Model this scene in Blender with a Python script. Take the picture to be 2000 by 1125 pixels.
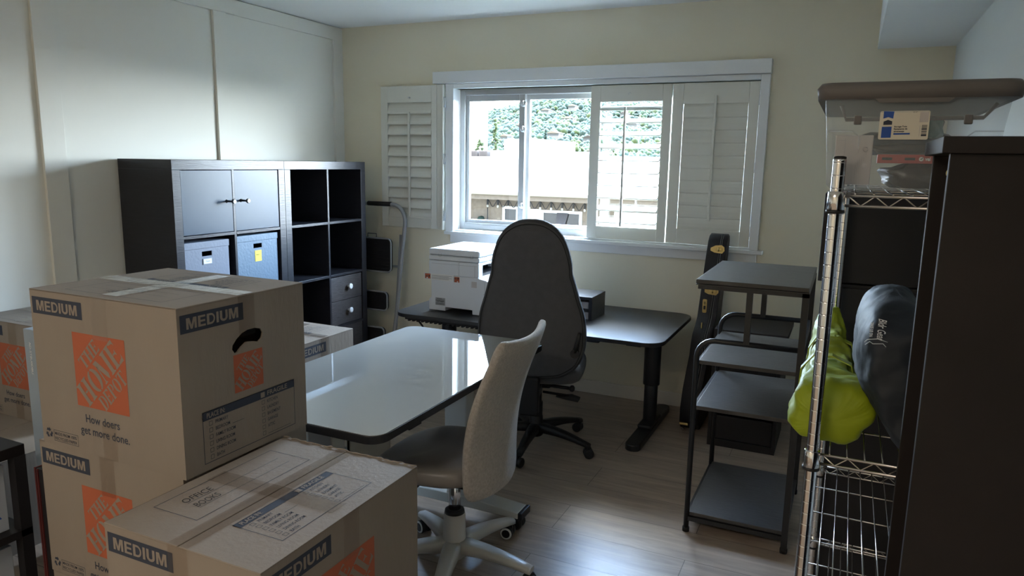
import bpy, bmesh, math, random
from math import pi, sin, cos, radians
from mathutils import Vector, Matrix
from mathutils.geometry import tessellate_polygon

for o in list(bpy.data.objects):
    bpy.data.objects.remove(o, do_unlink=True)
random.seed(7)
SC = bpy.context.scene
COL = SC.collection

# ------------------------------------------------------------------ camera
cam_d = bpy.data.cameras.new('camera'); cam = bpy.data.objects.new('camera', cam_d); COL.objects.link(cam)
cam_d.sensor_width = 36.0; cam_d.lens = 1407.43 / 2000 * 36.0; cam_d.clip_start = 0.05; cam_d.clip_end = 2000
RX = Vector((0.90635797, 0.42214077, 0.01767478)); RU = Vector((-0.08861565, 0.14902709, 0.9848544)); RF = Vector((-0.41311317, 0.8941969, -0.17248016))
M = Matrix((RX, RU, -RF)).transposed().to_4x4(); M.translation = Vector((3.4532, -4.4248, 1.5089)); cam.matrix_world = M
SC.camera = cam

# ------------------------------------------------------------------ world
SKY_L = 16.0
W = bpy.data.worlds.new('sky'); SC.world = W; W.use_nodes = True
nt = W.node_tree; nt.nodes.clear(); NN = nt.nodes.new; LK = nt.links.new
out = NN('ShaderNodeOutputWorld'); bg = NN('ShaderNodeBackground')
tc = NN('ShaderNodeTexCoord'); mp = NN('ShaderNodeMapping'); mp.inputs['Scale'].default_value = (2.0, 2.0, 5.0)
nz = NN('ShaderNodeTexNoise'); nz.inputs['Scale'].default_value = 1.3; nz.inputs['Detail'].default_value = 5; nz.inputs['Roughness'].default_value = 0.6
cr = NN('ShaderNodeValToRGB'); cr.color_ramp.elements[0].position = 0.40; cr.color_ramp.elements[1].position = 0.60
sep = NN('ShaderNodeSeparateXYZ'); LK(tc.outputs['Generated'], sep.inputs[0])
# clear blue that pales towards the horizon, white cloud banks over it
zr = NN('ShaderNodeValToRGB'); e = zr.color_ramp.elements
e[0].position = 0.0; e[0].color = (0.90, 0.955, 1.0, 1); e[1].position = 0.75; e[1].color = (0.18, 0.38, 0.80, 1)
m1 = zr.color_ramp.elements.new(0.25); m1.color = (0.38, 0.64, 1.0, 1)
LK(sep.outputs[2], zr.inputs[0])
mx = NN('ShaderNodeMix'); mx.data_type = 'RGBA'; mx.inputs[7].default_value = (0.93, 0.97, 1.0, 1)
LK(tc.outputs['Generated'], mp.inputs['Vector']); LK(mp.outputs[0], nz.inputs['Vector']); LK(nz.outputs['Fac'], cr.inputs[0]); LK(cr.outputs[0], mx.inputs[0]); LK(zr.outputs[0], mx.inputs[6])
# sky strengthened beyond the window wall and dimmed elsewhere, to light the room
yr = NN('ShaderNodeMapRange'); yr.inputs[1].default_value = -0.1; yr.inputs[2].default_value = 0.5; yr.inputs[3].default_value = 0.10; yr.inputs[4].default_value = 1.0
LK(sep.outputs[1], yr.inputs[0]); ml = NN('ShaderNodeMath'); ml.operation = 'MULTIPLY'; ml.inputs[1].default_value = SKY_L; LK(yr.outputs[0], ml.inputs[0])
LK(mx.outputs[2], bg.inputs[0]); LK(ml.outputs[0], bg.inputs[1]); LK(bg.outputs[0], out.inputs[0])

# sun falls on the far side of the street, not into the room
sd = bpy.data.lights.new('sun', 'SUN'); sd.energy = 4.0; sd.angle = radians(0.6); sd.color = (1.0, 0.95, 0.86)
so = bpy.data.objects.new('sun', sd); COL.objects.link(so)
so.rotation_euler = Vector((0.45, 0.50, -0.95)).to_track_quat('-Z', 'Y').to_euler()

# window portal: only guides the sampling of the sky through the window
pd = bpy.data.lights.new('window_portal', 'AREA'); pd.shape = 'RECTANGLE'; pd.size = 2.05; pd.size_y = 1.0
pd.cycles.is_portal = True
po = bpy.data.objects.new('window_portal', pd); COL.objects.link(po); po.location = (1.95, 0.24, 1.5); po.rotation_euler = (radians(-90), 0, 0)

SC.view_settings.view_transform = 'Standard'; SC.view_settings.look = 'None'
SC.view_settings.gamma = 1.0; SC.view_settings.use_curve_mapping = False
SC.view_settings.exposure = 2.48

# ------------------------------------------------------------------ materials
def mat(name, col, rough=0.5, metal=0.0, bump=0.0, bscale=60, var=0.0, vscale=8, coat=0.0, alpha=1.0, trans=0.0, spec=0.5, stretch=None, sheen=0.0, emit=None, ior=1.45):
    m = bpy.data.materials.new(name); m.use_nodes = True; n = m.node_tree; b = n.nodes['Principled BSDF']
    b.inputs['Base Color'].default_value = (*col, 1); b.inputs['Roughness'].default_value = rough; b.inputs['Metallic'].default_value = metal
    b.inputs['Coat Weight'].default_value = coat; b.inputs['Coat Roughness'].default_value = 0.03
    b.inputs['Alpha'].default_value = alpha; b.inputs['Transmission Weight'].default_value = trans
    b.inputs['Specular IOR Level'].default_value = spec; b.inputs['Sheen Weight'].default_value = sheen; b.inputs['IOR'].default_value = ior
    if emit: b.inputs['Emission Color'].default_value = (*emit[0], 1); b.inputs['Emission Strength'].default_value = emit[1]
    t = n.nodes.new('ShaderNodeTexCoord'); mpn = n.nodes.new('ShaderNodeMapping'); n.links.new(t.outputs['Object'], mpn.inputs[0])
    if stretch: mpn.inputs['Scale'].default_value = stretch
    if var > 0:
        z = n.nodes.new('ShaderNodeTexNoise'); z.inputs['Scale'].default_value = vscale; z.inputs['Detail'].default_value = 4
        n.links.new(mpn.outputs[0], z.inputs['Vector'])
        mr = n.nodes.new('ShaderNodeMapRange'); mr.inputs[1].default_value = 0.25; mr.inputs[2].default_value = 0.75
        mr.inputs[3].default_value = 1 - var; mr.inputs[4].default_value = 1 + var; n.links.new(z.outputs['Fac'], mr.inputs[0])
        mm = n.nodes.new('ShaderNodeMix'); mm.data_type = 'RGBA'; mm.blend_type = 'MULTIPLY'; mm.inputs[0].default_value = 1
        mm.inputs[6].default_value = (*col, 1); n.links.new(mr.outputs[0], mm.inputs[7]); n.links.new(mm.outputs[2], b.inputs['Base Color'])
    if bump > 0:
        z2 = n.nodes.new('ShaderNodeTexNoise'); z2.inputs['Scale'].default_value = bscale; z2.inputs['Detail'].default_value = 3
        n.links.new(mpn.outputs[0], z2.inputs['Vector'])
        bp = n.nodes.new('ShaderNodeBump'); bp.inputs['Strength'].default_value = bump; bp.inputs['Distance'].default_value = 0.01
        n.links.new(z2.outputs['Fac'], bp.inputs['Height']); n.links.new(bp.outputs[0], b.inputs['Normal'])
    return m

MT = dict(
    wall=mat('cream_paint', (0.76, 0.715, 0.565), 0.7, bump=0.04, bscale=120),
    panel=mat('white_paint', (0.78, 0.77, 0.695), 0.7, bump=0.02, bscale=40),
    ceil=mat('ceiling_paint', (0.84, 0.86, 0.84), 0.8, bump=0.06, bscale=150),
    wallr=mat('pale_grey_paint', (0.66, 0.69, 0.67), 0.7, bump=0.06, bscale=120),
    trim=mat('trim_paint', (0.74, 0.76, 0.76), 0.4),
    base=mat('baseboard_paint', (0.72, 0.68, 0.60), 0.45),
    shut=mat('shutter_paint', (0.69, 0.69, 0.62), 0.38),
    vinyl=mat('window_vinyl', (0.42, 0.43, 0.42), 0.35),
    alum=mat('dull_metal', (0.55, 0.57, 0.58), 0.35, metal=0.8),
    black=mat('black_brown_wood', (0.017, 0.017, 0.021), 0.30, bump=0.08, bscale=18, var=0.25, vscale=14, stretch=(1, 1, 12)),
    blackd=mat('black_brown_inside', (0.011, 0.010, 0.012), 0.6, var=0.2),
    espresso=mat('espresso_laminate', (0.011, 0.008, 0.008), 0.55, spec=0.3, var=0.2, vscale=10, bump=0.03, bscale=30),
    blackp=mat('black_plastic', (0.015, 0.015, 0.017), 0.42),
    blackm=mat('black_metal', (0.016, 0.017, 0.020), 0.38, spec=0.5),
    blackr=mat('black_rubber', (0.012, 0.012, 0.013), 0.7),
    desk=mat('black_veneer', (0.016, 0.017, 0.019), 0.36, bump=0.10, bscale=45, var=0.2, vscale=20, stretch=(0.6, 8, 1)),
    rack=mat('black_ash_board', (0.050, 0.048, 0.047), 0.36, bump=0.15, bscale=40, var=0.4, vscale=22, stretch=(0.5, 9, 1)),
    chrome=mat('chrome', (0.72, 0.72, 0.74), 0.12, metal=1.0),
    chromed=mat('worn_chrome', (0.50, 0.48, 0.46), 0.25, metal=1.0),
    brass=mat('brass', (0.65, 0.50, 0.22), 0.28, metal=1.0),
    card=mat('cardboard', (0.240, 0.204, 0.172), 0.72, bump=0.10, bscale=90, var=0.06, vscale=7, stretch=(1, 1, 0.25)),
    cardi=mat('cardboard_inside', (0.20, 0.14, 0.09), 0.8),
    navy=mat('navy_ink', (0.028, 0.036, 0.060), 0.7),
    orange=mat('orange_ink', (0.38, 0.098, 0.045), 0.7),
    ink=mat('marker_ink', (0.02, 0.02, 0.022), 0.6),
    tape=mat('clear_packing_tape', (0.44, 0.35, 0.27), 0.16, alpha=0.45, bump=0.25, bscale=35, spec=0.7),
    glassw=mat('white_backpainted_glass', (0.36, 0.365, 0.36), 0.015, ior=1.85),
    whitep=mat('white_powdercoat', (0.62, 0.60, 0.56), 0.35),
    whitepl=mat('white_plastic', (0.64, 0.67, 0.70), 0.38),
    greypl=mat('grey_plastic', (0.30, 0.31, 0.32), 0.45),
    paper=mat('white_paper', (0.72, 0.72, 0.70), 0.7),
    yellow=mat('yellow_note', (0.85, 0.66, 0.08), 0.7),
    boxl=mat('lavender_grey_board', (0.15, 0.165, 0.205), 0.55, bump=0.1, bscale=70),
    boxb=mat('blue_grey_board', (0.10, 0.145, 0.195), 0.5, bump=0.15, bscale=70),
    door=mat('satin_black_door_sky_tint', (0.022, 0.042, 0.068), 0.33, bump=0.02, bscale=25, spec=0.42),  # bluish reflection of the sky is put into the base colour
    drawer=mat('dark_wood_drawer', (0.045, 0.040, 0.040), 0.5, bump=0.15, bscale=25, var=0.35, vscale=16, stretch=(1, 1, 9)),
    charcoal=mat('charcoal_fabric', (0.080, 0.079, 0.083), 0.9, bump=0.35, bscale=420, var=0.08, vscale=30, sheen=0.15),
    charcoal2=mat('charcoal_edge_fabric', (0.055, 0.056, 0.060), 0.85, bump=0.3, bscale=300),
    linen=mat('oatmeal_fabric', (0.40, 0.36, 0.32), 0.85, bump=0.45, bscale=330, var=0.18, vscale=110, sheen=0.25),
    leath=mat('grey_seat_leather', (0.25, 0.225, 0.205), 0.32, bump=0.12, bscale=12, var=0.06),
    case=mat('black_tolex', (0.014, 0.014, 0.019), 0.5, bump=0.3, bscale=260),
    stitch=mat('grey_stitching', (0.30, 0.30, 0.28), 0.7),
    neon=mat('neon_yellow_nylon', (0.27, 0.34, 0.008), 0.55, bump=0.3, bscale=14, var=0.1, vscale=10),
    nylon=mat('navy_black_nylon', (0.016, 0.022, 0.032), 0.62, bump=0.35, bscale=16),
    logo=mat('silver_print', (0.62, 0.66, 0.70), 0.6),
    tote=mat('clear_polypropylene', (0.66, 0.75, 0.82), 0.18, alpha=0.225, spec=0.6),
    lid=mat('warm_grey_lid', (0.125, 0.117, 0.115), 0.5),
    blue=mat('label_blue', (0.01, 0.07, 0.34), 0.5),
    cream=mat('label_cream', (0.66, 0.62, 0.52), 0.6),
    red=mat('muted_red', (0.36, 0.04, 0.03), 0.5),
    plasbag=mat('dark_plastic_bag', (0.040, 0.031, 0.026), 0.25, bump=0.8, bscale=18, var=0.4, vscale=9),
    tealbag=mat('teal_plastic', (0.16, 0.30, 0.28), 0.2, bump=0.6, bscale=25),
    envel=mat('grey_white_paper', (0.50, 0.47, 0.46), 0.75, var=0.05),
    slab=mat('pale_blue_carton', (0.30, 0.36, 0.43), 0.6),
    stucco=mat('beige_stucco', (0.15, 0.122, 0.095), 0.95, bump=0.4, bscale=25, var=0.15, vscale=14),
    roofw=mat('white_roof_membrane', (0.80, 0.80, 0.80), 0.8, var=0.03),
    fascia=mat('fascia_cream', (0.17, 0.155, 0.12), 0.8),
    bwhite=mat('white_render', (0.80, 0.80, 0.80), 0.8),
    extglass=mat('dark_window_glass', (0.015, 0.018, 0.022), 0.08),
    curtain=mat('grey_curtain', (0.07, 0.068, 0.078), 0.9),
    cord=mat('dark_cord', (0.012, 0.012, 0.014), 0.6),
    leaf1=mat('blue_green_foliage', (0.011, 0.026, 0.018), 0.9, var=0.5, vscale=0.15),
    leaf2=mat('yellow_green_foliage', (0.030, 0.045, 0.010), 0.9, var=0.4, vscale=0.5),
    leaf3=mat('mid_green_foliage', (0.022, 0.045, 0.022), 0.9),
    darkred=mat('dark_red_edging', (0.10, 0.018, 0.018), 0.5), glossc=mat('glossy_pale_carton', (0.42, 0.47, 0.55), 0.22),
    hhouse=mat('hillside_house_wall', (0.16, 0.15, 0.14), 0.9),
    hill=mat('dry_hillside', (0.030, 0.034, 0.020), 0.95, var=0.4, vscale=0.08),
    bark=mat('bark', (0.06, 0.045, 0.03), 0.9),
    acbrown=mat('rooftop_unit_brown', (0.04, 0.03, 0.025), 0.8),
    bulb=mat('bulb_glass', (0.7, 0.7, 0.66), 0.1, alpha=0.5),
    lampg=mat('warm_fill_diffuser', (0.9, 0.8, 0.65), 0.5, emit=((1.0, 0.86, 0.72), 2.7)),
)
def facing_fresnel(n, f0=0.04):
    lw = n.nodes.new('ShaderNodeLayerWeight'); lw.inputs[0].default_value = 0.5
    p = n.nodes.new('ShaderNodeMath'); p.operation = 'POWER'; p.inputs[1].default_value = 5.0; n.links.new(lw.outputs['Facing'], p.inputs[0])
    m_ = n.nodes.new('ShaderNodeMath'); m_.operation = 'MULTIPLY_ADD'; m_.inputs[1].default_value = 1 - f0; m_.inputs[2].default_value = f0; n.links.new(p.outputs[0], m_.inputs[0])
    return m_.outputs[0]
def glass_mat(name, tint, rough=0.0):
    m = bpy.data.materials.new(name); m.use_nodes = True; n = m.node_tree; n.nodes.clear()
    o = n.nodes.new('ShaderNodeOutputMaterial'); t = n.nodes.new('ShaderNodeBsdfTransparent'); g = n.nodes.new('ShaderNodeBsdfGlossy')
    mix = n.nodes.new('ShaderNodeMixShader'); f_out = facing_fresnel(n, 0.04)
    t.inputs[0].default_value = (*tint, 1); g.inputs['Roughness'].default_value = rough
    n.links.new(f_out, mix.inputs[0]); n.links.new(t.outputs[0], mix.inputs[1]); n.links.new(g.outputs[0], mix.inputs[2]); n.links.new(mix.outputs[0], o.inputs[0])
    return m
def tape_mat():
    m = bpy.data.materials.new('clear_packing_tape'); m.use_nodes = True; n = m.node_tree; n.nodes.clear()
    o = n.nodes.new('ShaderNodeOutputMaterial'); t = n.nodes.new('ShaderNodeBsdfTransparent'); g = n.nodes.new('ShaderNodeBsdfGlossy')
    mix = n.nodes.new('ShaderNodeMixShader'); f_out = facing_fresnel(n, 0.06)
    t.inputs[0].default_value = (0.93, 0.90, 0.87, 1); g.inputs['Roughness'].default_value = 0.17
    tcn = n.nodes.new('ShaderNodeTexCoord'); z = n.nodes.new('ShaderNodeTexNoise'); z.inputs['Scale'].default_value = 40; b = n.nodes.new('ShaderNodeBump'); b.inputs['Strength'].default_value = 0.25; b.inputs['Distance'].default_value = 0.004
    n.links.new(tcn.outputs['Object'], z.inputs['Vector']); n.links.new(z.outputs['Fac'], b.inputs['Height']); n.links.new(b.outputs[0], g.inputs['Normal'])
    n.links.new(f_out, mix.inputs[0]); n.links.new(t.outputs[0], mix.inputs[1]); n.links.new(g.outputs[0], mix.inputs[2]); n.links.new(mix.outputs[0], o.inputs[0])
    return m
MT['tape'] = tape_mat()
MT['pane'] = glass_mat('window_glass', (0.93, 0.96, 0.97))

# laminate floor planks running along x
def floor_mat():
    m = bpy.data.materials.new('oak_laminate_planks'); m.use_nodes = True; n = m.node_tree; b = n.nodes['Principled BSDF']
    t = n.nodes.new('ShaderNodeTexCoord')
    br = n.nodes.new('ShaderNodeTexBrick'); br.inputs['Scale'].default_value = 1.0; br.offset = 0.37
    br.inputs['Brick Width'].default_value = 1.5; br.inputs['Row Height'].default_value = 0.225; br.inputs['Mortar Size'].default_value = 0.0018
    br.inputs['Mortar Smooth'].default_value = 0.3
    br.inputs['Color1'].default_value = (0.43, 0.345, 0.275, 1); br.inputs['Color2'].default_value = (0.385, 0.305, 0.240, 1); br.inputs['Mortar'].default_value = (0.16, 0.13, 0.10, 1)
    n.links.new(t.outputs['Object'], br.inputs['Vector'])
    mpn = n.nodes.new('ShaderNodeMapping'); mpn.inputs['Scale'].default_value = (1.6, 13, 1); n.links.new(t.outputs['Object'], mpn.inputs[0])
    z = n.nodes.new('ShaderNodeTexNoise'); z.inputs['Scale'].default_value = 1.6; z.inputs['Detail'].default_value = 7; z.inputs['Roughness'].default_value = 0.6; z.inputs['Distortion'].default_value = 0.8
    n.links.new(mpn.outputs[0], z.inputs['Vector'])
    mr = n.nodes.new('ShaderNodeMapRange'); mr.inputs[1].default_value = 0.3; mr.inputs[2].default_value = 0.7; mr.inputs[3].default_value = 0.72; mr.inputs[4].default_value = 1.2
    n.links.new(z.outputs['Fac'], mr.inputs[0])
    mm = n.nodes.new('ShaderNodeMix'); mm.data_type = 'RGBA'; mm.blend_type = 'MULTIPLY'; mm.inputs[0].default_value = 1
    n.links.new(br.outputs['Color'], mm.inputs[6]); n.links.new(mr.outputs[0], mm.inputs[7]); n.links.new(mm.outputs[2], b.inputs['Base Color'])
    b.inputs['Roughness'].default_value = 0.34
    bp = n.nodes.new('ShaderNodeBump'); bp.inputs['Strength'].default_value = 0.25; bp.inputs['Distance'].default_value = 0.002
    inv = n.nodes.new('ShaderNodeMath'); inv.operation = 'SUBTRACT'; inv.inputs[0].default_value = 1.0; n.links.new(br.outputs['Fac'], inv.inputs[1])
    n.links.new(inv.outputs[0], bp.inputs['Height']); n.links.new(bp.outputs[0], b.inputs['Normal'])
    return m
MT['floor'] = floor_mat()

# ------------------------------------------------------------------ mesh helpers
OFF = {}
def setp(o, label=None, cat=None, group=None, kind=None):
    if label: o['label'] = label
    if cat: o['category'] = cat
    if group: o['group'] = group
    if kind: o['kind'] = kind
    return o
def obj(name, bm, mats, parent=None, smooth=False, bevel=0.0, subd=0, solid=0.0, label=None):
    if not isinstance(mats, (list, tuple)): mats = [mats]
    off = OFF.get(parent.name, Vector((0, 0, 0))) if parent else Vector((0, 0, 0))
    if off.length > 0: bmesh.ops.translate(bm, verts=bm.verts, vec=-off)
    if name not in NORECALC: bmesh.ops.recalc_face_normals(bm, faces=bm.faces)
    me = bpy.data.meshes.new(name)
    bm.to_mesh(me); bm.free()
    for m in mats: me.materials.append(MT[m] if isinstance(m, str) else m)
    if smooth:
        for p in me.polygons: p.use_smooth = True
    o = bpy.data.objects.new(name, me); COL.objects.link(o)
    if parent: o.parent = parent; OFF[o.name] = Vector(off)
    if bevel > 0:
        b = o.modifiers.new('bevel', 'BEVEL'); b.width = bevel; b.segments = 2; b.limit_method = 'ANGLE'; b.angle_limit = radians(40)
    if solid: s = o.modifiers.new('solid', 'SOLIDIFY'); s.thickness = solid; s.offset = 0
    if subd: s = o.modifiers.new('sub', 'SUBSURF'); s.levels = subd; s.render_levels = subd
    if label: o['label'] = label
    return o
NORECALC = {'printing', 'size_label', 'brand_print', 'checklist_print', 'address_print', 'packing_tape'}
def thing(name, label, cat, loc=(0, 0, 0), rz=0.0, group=None, local=False):
    e = bpy.data.objects.new(name, None); COL.objects.link(e); e.empty_display_size = 0.1
    e.location = loc; e.rotation_euler = (0, 0, rz); setp(e, label, cat, group)
    OFF[e.name] = Vector((0, 0, 0)) if local else Vector(loc)
    return e
def B(): return bmesh.new()
def box(bm, lo, hi, mi=0, bev=0.0):
    x0, y0, z0 = lo; x1, y1, z1 = hi
    v = [bm.verts.new(p) for p in ((x0, y0, z0), (x1, y0, z0), (x1, y1, z0), (x0, y1, z0), (x0, y0, z1), (x1, y0, z1), (x1, y1, z1), (x0, y1, z1))]
    fs = [bm.faces.new([v[i] for i in f]) for f in ((3, 2, 1, 0), (4, 5, 6, 7), (0, 1, 5, 4), (1, 2, 6, 5), (2, 3, 7, 6), (3, 0, 4, 7))]
    for f in fs: f.material_index = mi
    if bev > 0:
        es = list({e for f in fs for e in f.edges})
        r = bmesh.ops.bevel(bm, geom=es, offset=bev, segments=3, affect='EDGES', profile=0.5)
        for f in r['faces']: f.material_index = mi
    return v
def xf(bm, fn, start=0):
    bm.verts.ensure_lookup_table()
    for v in bm.verts[start:]: v.co = fn(v.co)
def tube(bm, pts, r, n=10, mi=0, caps=True, closed=False):
    pts = [Vector(p) for p in pts]; N = len(pts); rings = []; up = None
    rr = r if isinstance(r, (list, tuple)) else [r] * N
    for i, p in enumerate(pts):
        a = pts[(i - 1) % N] if (closed or i > 0) else p; b = pts[(i + 1) % N] if (closed or i < N - 1) else p
        t = (b - a).normalized()
        if up is None:
            up = Vector((0, 0, 1)) if abs(t.z) < 0.9 else Vector((1, 0, 0))
        u = (up - t * up.dot(t)).normalized(); w = t.cross(u); up = u
        rings.append([bm.verts.new(p + (u * cos(2 * pi * k / n) + w * sin(2 * pi * k / n)) * rr[i]) for k in range(n)])
    for i in range(N if closed else N - 1):
        A = rings[i]; C_ = rings[(i + 1) % N]
        for k in range(n):
            f = bm.faces.new([A[k], A[(k + 1) % n], C_[(k + 1) % n], C_[k]]); f.material_index = mi; f.smooth = True
    if caps and not closed:
        f = bm.faces.new(rings[0][::-1]); f.material_index = mi; f = bm.faces.new(rings[-1]); f.material_index = mi
def cyl(bm, a, b, r, n=20, mi=0): tube(bm, [a, b], r, n, mi)
def arc(c, r, a0, a1, n, plane='xz'):
    o = []
    for i in range(n + 1):
        a = a0 + (a1 - a0) * i / n; p, q = r * cos(a), r * sin(a)
        o.append({'xz': (c[0] + p, c[1], c[2] + q), 'yz': (c[0], c[1] + p, c[2] + q), 'xy': (c[0] + p, c[1] + q, c[2])}[plane])
    return o
def lathe(bm, c, prof, n=24, mi=0, axis='z'):
    rings = []
    for r, h in prof:
        ring = []
        for k in range(n):
            a = 2 * pi * k / n; p = (r * cos(a), r * sin(a), h)
            if axis == 'x': p = (h, r * cos(a), r * sin(a))
            if axis == 'y': p = (r * cos(a), h, r * sin(a))
            ring.append(bm.verts.new((c[0] + p[0], c[1] + p[1], c[2] + p[2])))
        rings.append(ring)
    for i in range(len(rings) - 1):
        for k in range(n):
            f = bm.faces.new([rings[i][k], rings[i][(k + 1) % n], rings[i + 1][(k + 1) % n], rings[i + 1][k]]); f.material_index = mi; f.smooth = True
    for rg in (rings[0][::-1], rings[-1]):
        f = bm.faces.new(rg); f.material_index = mi
def prism(bm, poly, lo, hi, axis='z', mi=0):
    """poly in the other two axes (x,y) / (x,z) / (y,z)."""
    def P(a, b, h): return {'z': (a, b, h), 'y': (a, h, b), 'x': (h, a, b)}[axis]
    A = [bm.verts.new(P(a, b, lo)) for a, b in poly]; C_ = [bm.verts.new(P(a, b, hi)) for a, b in poly]; n = len(poly)
    fs = [bm.faces.new(A[::-1]), bm.faces.new(C_)]
    for k in range(n): fs.append(bm.faces.new([A[k], A[(k + 1) % n], C_[(k + 1) % n], C_[k]]))
    for f in fs: f.material_index = mi
    return fs
def rrect(x0, y0, x1, y1, r, n=6):
    o = []
    for cx, cy, a in ((x1 - r, y0 + r, -90), (x1 - r, y1 - r, 0), (x0 + r, y1 - r, 90), (x0 + r, y0 + r, 180)):
        for i in range(n + 1):
            t = radians(a + 90 * i / n); o.append((cx + r * cos(t), cy + r * sin(t)))
    return o
def loft(bm, rings, mi=0, caps=True):
    R = [[bm.verts.new(p) for p in ring] for ring in rings]; n = len(R[0])
    for i in range(len(R) - 1):
        for k in range(n):
            f = bm.faces.new([R[i][k], R[i][(k + 1) % n], R[i + 1][(k + 1) % n], R[i + 1][k]]); f.material_index = mi; f.smooth = True
    if caps:
        for r_ in (R[0][::-1], R[-1]): f = bm.faces.new(r_); f.material_index = mi
def poly_face(bm, fr, poly, mi=0, h=0.0):
    o, u, v = fr[:3]; n = u.cross(v)
    vs = [bm.verts.new(o + u * a + v * b + n * h) for a, b in poly]
    f = bm.faces.new(vs); f.material_index = mi
    return f

_ico = bmesh.new(); bmesh.ops.create_icosphere(_ico, subdivisions=1, radius=1.0); _ico.verts.ensure_lookup_table()
ICV = [v.co.copy() for v in _ico.verts]; ICF = [[v.index for v in f.verts] for f in _ico.faces]; _ico.free()
def ico(bm, r, m_, mi=0):
    V = [bm.verts.new(m_ @ (c * r)) for c in ICV]
    for f in ICF:
        q = bm.faces.new([V[i] for i in f]); q.smooth = True; q.material_index = mi
# text ------------------------------------------------------------
_tc = {}
def glyphs(s, bold=0.0, shear=0.0):
    k = (s, bold, shear)
    if k not in _tc:
        c = bpy.data.curves.new('t', 'FONT'); c.body = s; c.size = 1.0; c.resolution_u = 3; c.offset = bold; c.shear = shear
        o = bpy.data.objects.new('t', c); me = bpy.data.meshes.new_from_object(o)
        vs = [(v.co.x, v.co.y) for v in me.vertices]; fs = [tuple(p.vertices) for p in me.polygons]
        bpy.data.objects.remove(o); bpy.data.curves.remove(c); bpy.data.meshes.remove(me)
        xs = [v[0] for v in vs]; ys = [v[1] for v in vs]
        _tc[k] = (vs, fs, min(xs), max(xs), min(ys), max(ys))
    return _tc[k]
def text(bm, fr, s, x, y, w, h, mi=0, bold=0.0, shear=0.0, lift=0.0008, full=False):
    """fit the string into the rectangle x..x+w, y..y+h of the frame"""
    vs, fs, x0, x1, y0, y1 = glyphs(s, bold, shear)
    o, u, v = fr[:3]; n = u.cross(v)
    if not full: y0, y1 = 0.0, 0.70
    kx = w / (x1 - x0); ky = h / (y1 - y0)
    V = [bm.verts.new(o + u * (x + (a - x0) * kx) + v * (y + (b - y0) * ky) + n * lift) for a, b in vs]
    for f in fs:
        try: q = bm.faces.new([V[i] for i in f]); q.material_index = mi
        except ValueError: pass
def rect(bm, fr, x0, y0, x1, y1, mi=0, lift=0.0005): poly_face(bm, fr, [(x0, y0), (x1, y0), (x1, y1), (x0, y1)], mi, lift)
def outline(bm, fr, x0, y0, x1, y1, t, mi=0, lift=0.0005):
    rect(bm, fr, x0, y0, x1, y0 + t, mi, lift); rect(bm, fr, x0, y1 - t, x1, y1, mi, lift)
    rect(bm, fr, x0, y0 + t, x0 + t, y1 - t, mi, lift); rect(bm, fr, x1 - t, y0 + t, x1, y1 - t, mi, lift)

# stencil capitals of the square shop emblem: lists of polygons in a cell of height 1
def stem(x, w, sf=0.07):
    return [(x - sf, 0), (x + w + sf, 0), (x + w + sf, 0.04), (x + w, 0.09), (x + w, 0.91), (x + w + sf, 0.96), (x + w + sf, 1), (x - sf, 1), (x - sf, 0.96), (x, 0.91), (x, 0.09), (x - sf, 0.04)]
def cresc(cx, cy, rx, ry, w, a0, a1, n=10):
    o = [(cx + rx * cos(radians(a0 + (a1 - a0) * i / n)), cy + ry * sin(radians(a0 + (a1 - a0) * i / n))) for i in range(n + 1)]
    i_ = [(cx + (rx - w) * cos(radians(a1 + (a0 - a1) * i / n)), cy + (ry - 0.06) * sin(radians(a1 + (a0 - a1) * i / n))) for i in range(n + 1)]
    return o + i_
STEN = {
    'H': ([stem(0.08, 0.2), stem(0.52, 0.2), [(0.31, 0.46), (0.49, 0.46), (0.49, 0.54), (0.31, 0.54)]], 0.82),
    'O': ([cresc(0.4, 0.5, 0.38, 0.5, 0.2, 98, 262), cresc(0.4, 0.5, 0.38, 0.5, 0.2, -82, 82)], 0.80),
    'M': ([[(0.0, 0), (0.2, 0), (0.2, 0.04), (0.14, 0.08), (0.14, 0.80), (0.08, 0.80), (0.08, 0.08), (0.0, 0.04)],
           [(0.0, 1), (0.26, 1), (0.52, 0.22), (0.44, 0.0), (0.36, 0.1), (0.0, 1.0)][:5], stem(0.70, 0.2)], 1.0),
    'E': ([stem(0.08, 0.2, 0.06), [(0.36, 0), (0.66, 0), (0.70, 0.30), (0.62, 0.16), (0.36, 0.09)], [(0.36, 0.91), (0.60, 0.84), (0.66, 0.72), (0.66, 1), (0.36, 1)],
           [(0.31, 0.46), (0.44, 0.46), (0.52, 0.36), (0.52, 0.64), (0.44, 0.54), (0.31, 0.54)]], 0.74),
    'T': ([stem(0.30, 0.2, 0.05), [(0.0, 0.70), (0.06, 0.86), (0.22, 0.92), (0.22, 1), (0.0, 1)], [(0.58, 0.92), (0.74, 0.86), (0.80, 0.70), (0.80, 1), (0.58, 1)]], 0.80),
    'D': ([stem(0.08, 0.2, 0.05), cresc(0.34, 0.5, 0.42, 0.5, 0.2, -84, 84)], 0.80),
    'P': ([stem(0.08, 0.2, 0.06), cresc(0.36, 0.74, 0.30, 0.26, 0.16, -84, 84)], 0.70),
}
def stencil(bm, fr, s, x, y, w, h, mi, lift):
    tot = sum(STEN[c][1] for c in s); k = w / tot; cx = x
    for c in s:
        for p in STEN[c][0]: 
            tri = tessellate_polygon([[Vector((a, b, 0)) for a, b in p]])
            o, u, v = fr[:3]; n = u.cross(v)
            V = [bm.verts.new(o + u * (cx + a * k) + v * (y + b * h) + n * lift) for a, b in p]
            for t in tri:
                try: f = bm.faces.new([V[i] for i in t]); f.material_index = mi
                except ValueError: pass
        cx += STEN[c][1] * k
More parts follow.
